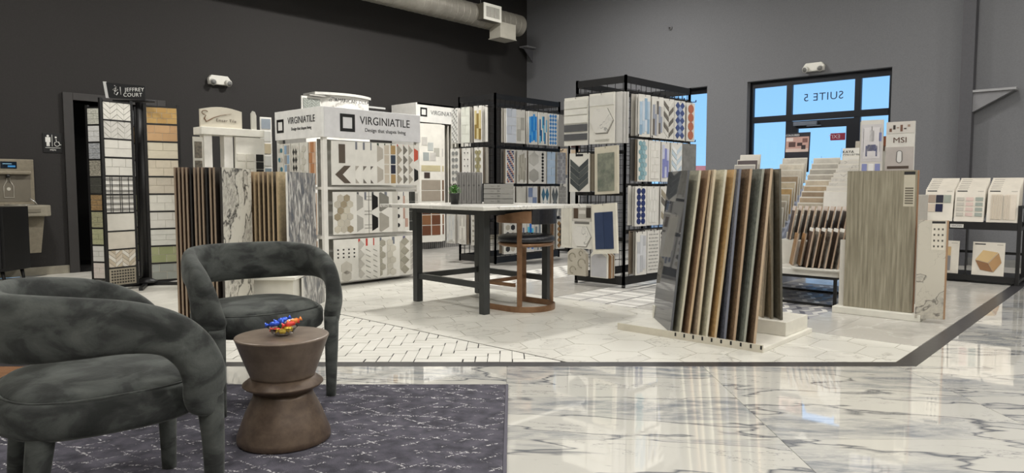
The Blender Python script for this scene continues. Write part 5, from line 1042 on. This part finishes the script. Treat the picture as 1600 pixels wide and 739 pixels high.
# ---------------------------------------------------------------- rug
rg, nt, b = newmat('rug', lin((66, 64, 72)), .95, 0, .1)
v = coords(nt, (1, 1, 1), (0, 0, 0), False)
br = nt.nodes.new('ShaderNodeTexNoise'); br.inputs['Scale'].default_value = 2.2; br.inputs['Detail'].default_value = 3; nt.links.new(v, br.inputs['Vector'])
va = nt.nodes.new('ShaderNodeVectorMath'); va.operation = 'MULTIPLY_ADD'; va.inputs[1].default_value = (.09, .09, 0); nt.links.new(br.outputs['Color'], va.inputs[0]); nt.links.new(v, va.inputs[2])
lines = None
for ang, sc_ in ((.60, 9.5), (-.60, 9.5), (.12, 7.0)):
    mp = nt.nodes.new('ShaderNodeMapping'); mp.inputs['Rotation'].default_value = (0, 0, ang); nt.links.new(va.outputs[0], mp.inputs[0])
    sx_ = nt.nodes.new('ShaderNodeSeparateXYZ'); nt.links.new(mp.outputs[0], sx_.inputs[0])
    mu = nt.nodes.new('ShaderNodeMath'); mu.operation = 'MULTIPLY'; mu.inputs[1].default_value = sc_; nt.links.new(sx_.outputs['Y'], mu.inputs[0])
    fr_n = nt.nodes.new('ShaderNodeMath'); fr_n.operation = 'PINGPONG'; fr_n.inputs[1].default_value = .5; nt.links.new(mu.outputs[0], fr_n.inputs[0])
    li = ramp(nt, fr_n.outputs[0], [(.03, (1, 1, 1, 1)), (.055, (0, 0, 0, 1))])
    g_ = ramp(nt, noise(nt, v, 2.5+sc_, 2), [(.46, (0, 0, 0, 1)), (.56, (1, 1, 1, 1))]); li = mixc(nt, g_, (0, 0, 0, 1), li)
    lines = li if lines is None else mixc(nt, 1.0, lines, li, 'LIGHTEN')
dts = ramp(nt, noise(nt, v, 120, 1), [(.5, (0, 0, 0, 1)), (.58, (1, 1, 1, 1))]); lines = mixc(nt, dts, (0, 0, 0, 1), lines)
fz = noise(nt, v, 160, 2); fz2 = noise(nt, v, 14, 5)
bc_ = ramp(nt, fz2, [(.35, lin((66, 65, 72))), (.65, lin((90, 88, 97)))])
nt.links.new(mixc(nt, lines, bc_, lin((190, 188, 190))), b.inputs['Base Color'])
bp = nt.nodes.new('ShaderNodeBump'); bp.inputs['Strength'].default_value = .6; bp.inputs['Distance'].default_value = .006; nt.links.new(fz, bp.inputs['Height']); nt.links.new(bp.outputs[0], b.inputs['Normal'])
ru = thing('rug', 'charcoal carpet rug with broken pale diamond lines under the armchairs', 'rug', W(-1.2, 2.2), -YAW)
box('pile', rg, ru, -1.15, 1.165, -1.5, 1.53, 0.0002, .012, .004); box('bound_edge', P((84, 82, 92), .9), ru, 1.165, 1.18, -1.5, 1.53, .0002, .013, .002)
# ---------------------------------------------------------------- bar stool
bt = thing('bar_stool', 'bronze framed stool with black tufted leather seat tucked under the tall table', 'stool', (4.66, 4.10, 0), 0); bt.scale = (1.1, 1.1, 1)
COP = TX((150, 116, 88), (124, 94, 70), 8, (1, 1, 1), .32, metal=.6); LEA = TX((24, 25, 30), (34, 35, 40), 40, rough=.28, bump=.15)
def U(r, y1, n=18): return [(-r, y1)] + [(-r*math.cos(math.pi*k/n), -r*math.sin(math.pi*k/n)) for k in range(n+1)] + [(r, y1)]
def ustrip(r, t, y1, z0, z1): o_, i_ = U(r, y1), U(r-t, y1); return o_ + list(reversed(i_))
MB().prism(ustrip(.235, .014, .28, 0, 0), .0, .05).obj('base_ring', COP, bt, .002)
for x, y in ((-.222, .0), (.222, .0)): pass
for a in (-62, 62):
    x, y = .222*math.sin(rad(a)), -.222*math.cos(rad(a)); q = MB(); q.M = Matrix.Translation((x, y, 0)) @ Matrix.Rotation(rad(a), 4, 'Z'); q.box(-.02, .02, -.008, .008, .05, .80).obj('back_post', COP, bt, .002)
for x in (-.222, .222): box('front_post', COP, bt, x-.008, x+.008, .2, .24, .05, .56)
box('footrest', COP, bt, -.214, .214, .21, .235, .22, .25); box('footrest', COP, bt, -.23, -.214, -.08, .21, .22, .25)
pad(MB(), .215, .215, [(.03, .555), (.0, .57), (0, .585), (.03, .595)], e=2.3).obj('seat_frame', COP, bt)
sc_ = MB(); n = 40; V = []
lv = [(.02, .592), (0, .605), (0, .63), (.018, .65), (.06, .66), (.11, .664), (.16, .655), (.2, .66)]
pad(sc_, .222, .222, lv, 40, 2.3).obj('seat_cushion', LEA, bt)
q = MB()
for i in range(-1, 2):
    for j in range(-1, 2): q.M = Matrix.Translation((i*.09+(.045 if j % 2 else 0)-.02, j*.09, .655)); q.lathe([(.008, 0), (.008, .008), (.003, .011)], 8)
q.obj('tuft_button', LEA, bt)
def band(a0, a1, mat, nm, t, z0f, z1f, yy=None, n=16):
    q = MB(); V = []; F = []
    for k in range(n+1):
        a = a0+(a1-a0)*k/n; rr = .245
        for r in (rr-t, rr):
            for z in (z0f(a), z1f(a)): V.append((r*math.sin(rad(a)), -r*math.cos(rad(a)), z))
    for k in range(n):
        b0, b1 = k*4, (k+1)*4; F += [(b0, b0+1, b1+1, b1), (b0+3, b0+2, b1+2, b1+3), (b0+1, b0+3, b1+3, b1+1), (b0+2, b0, b1, b1+2)]
    F += [(0, 2, 3, 1), (n*4, n*4+1, n*4+3, n*4+2)]
    q.add(V, F, 0, False).obj(nm, mat, bt, .004)
band(-38, 75, LEA, 'backrest_pad', .045, lambda a: .755, lambda a: .885)
band(-125, -38.5, COP, 'armrest', .02, lambda a: .765, lambda a: .87-.05*max(0, (-a-50)/75))
band(75.5, 125, COP, 'armrest', .02, lambda a: .765, lambda a: .87-.05*max(0, (a-75)/50))
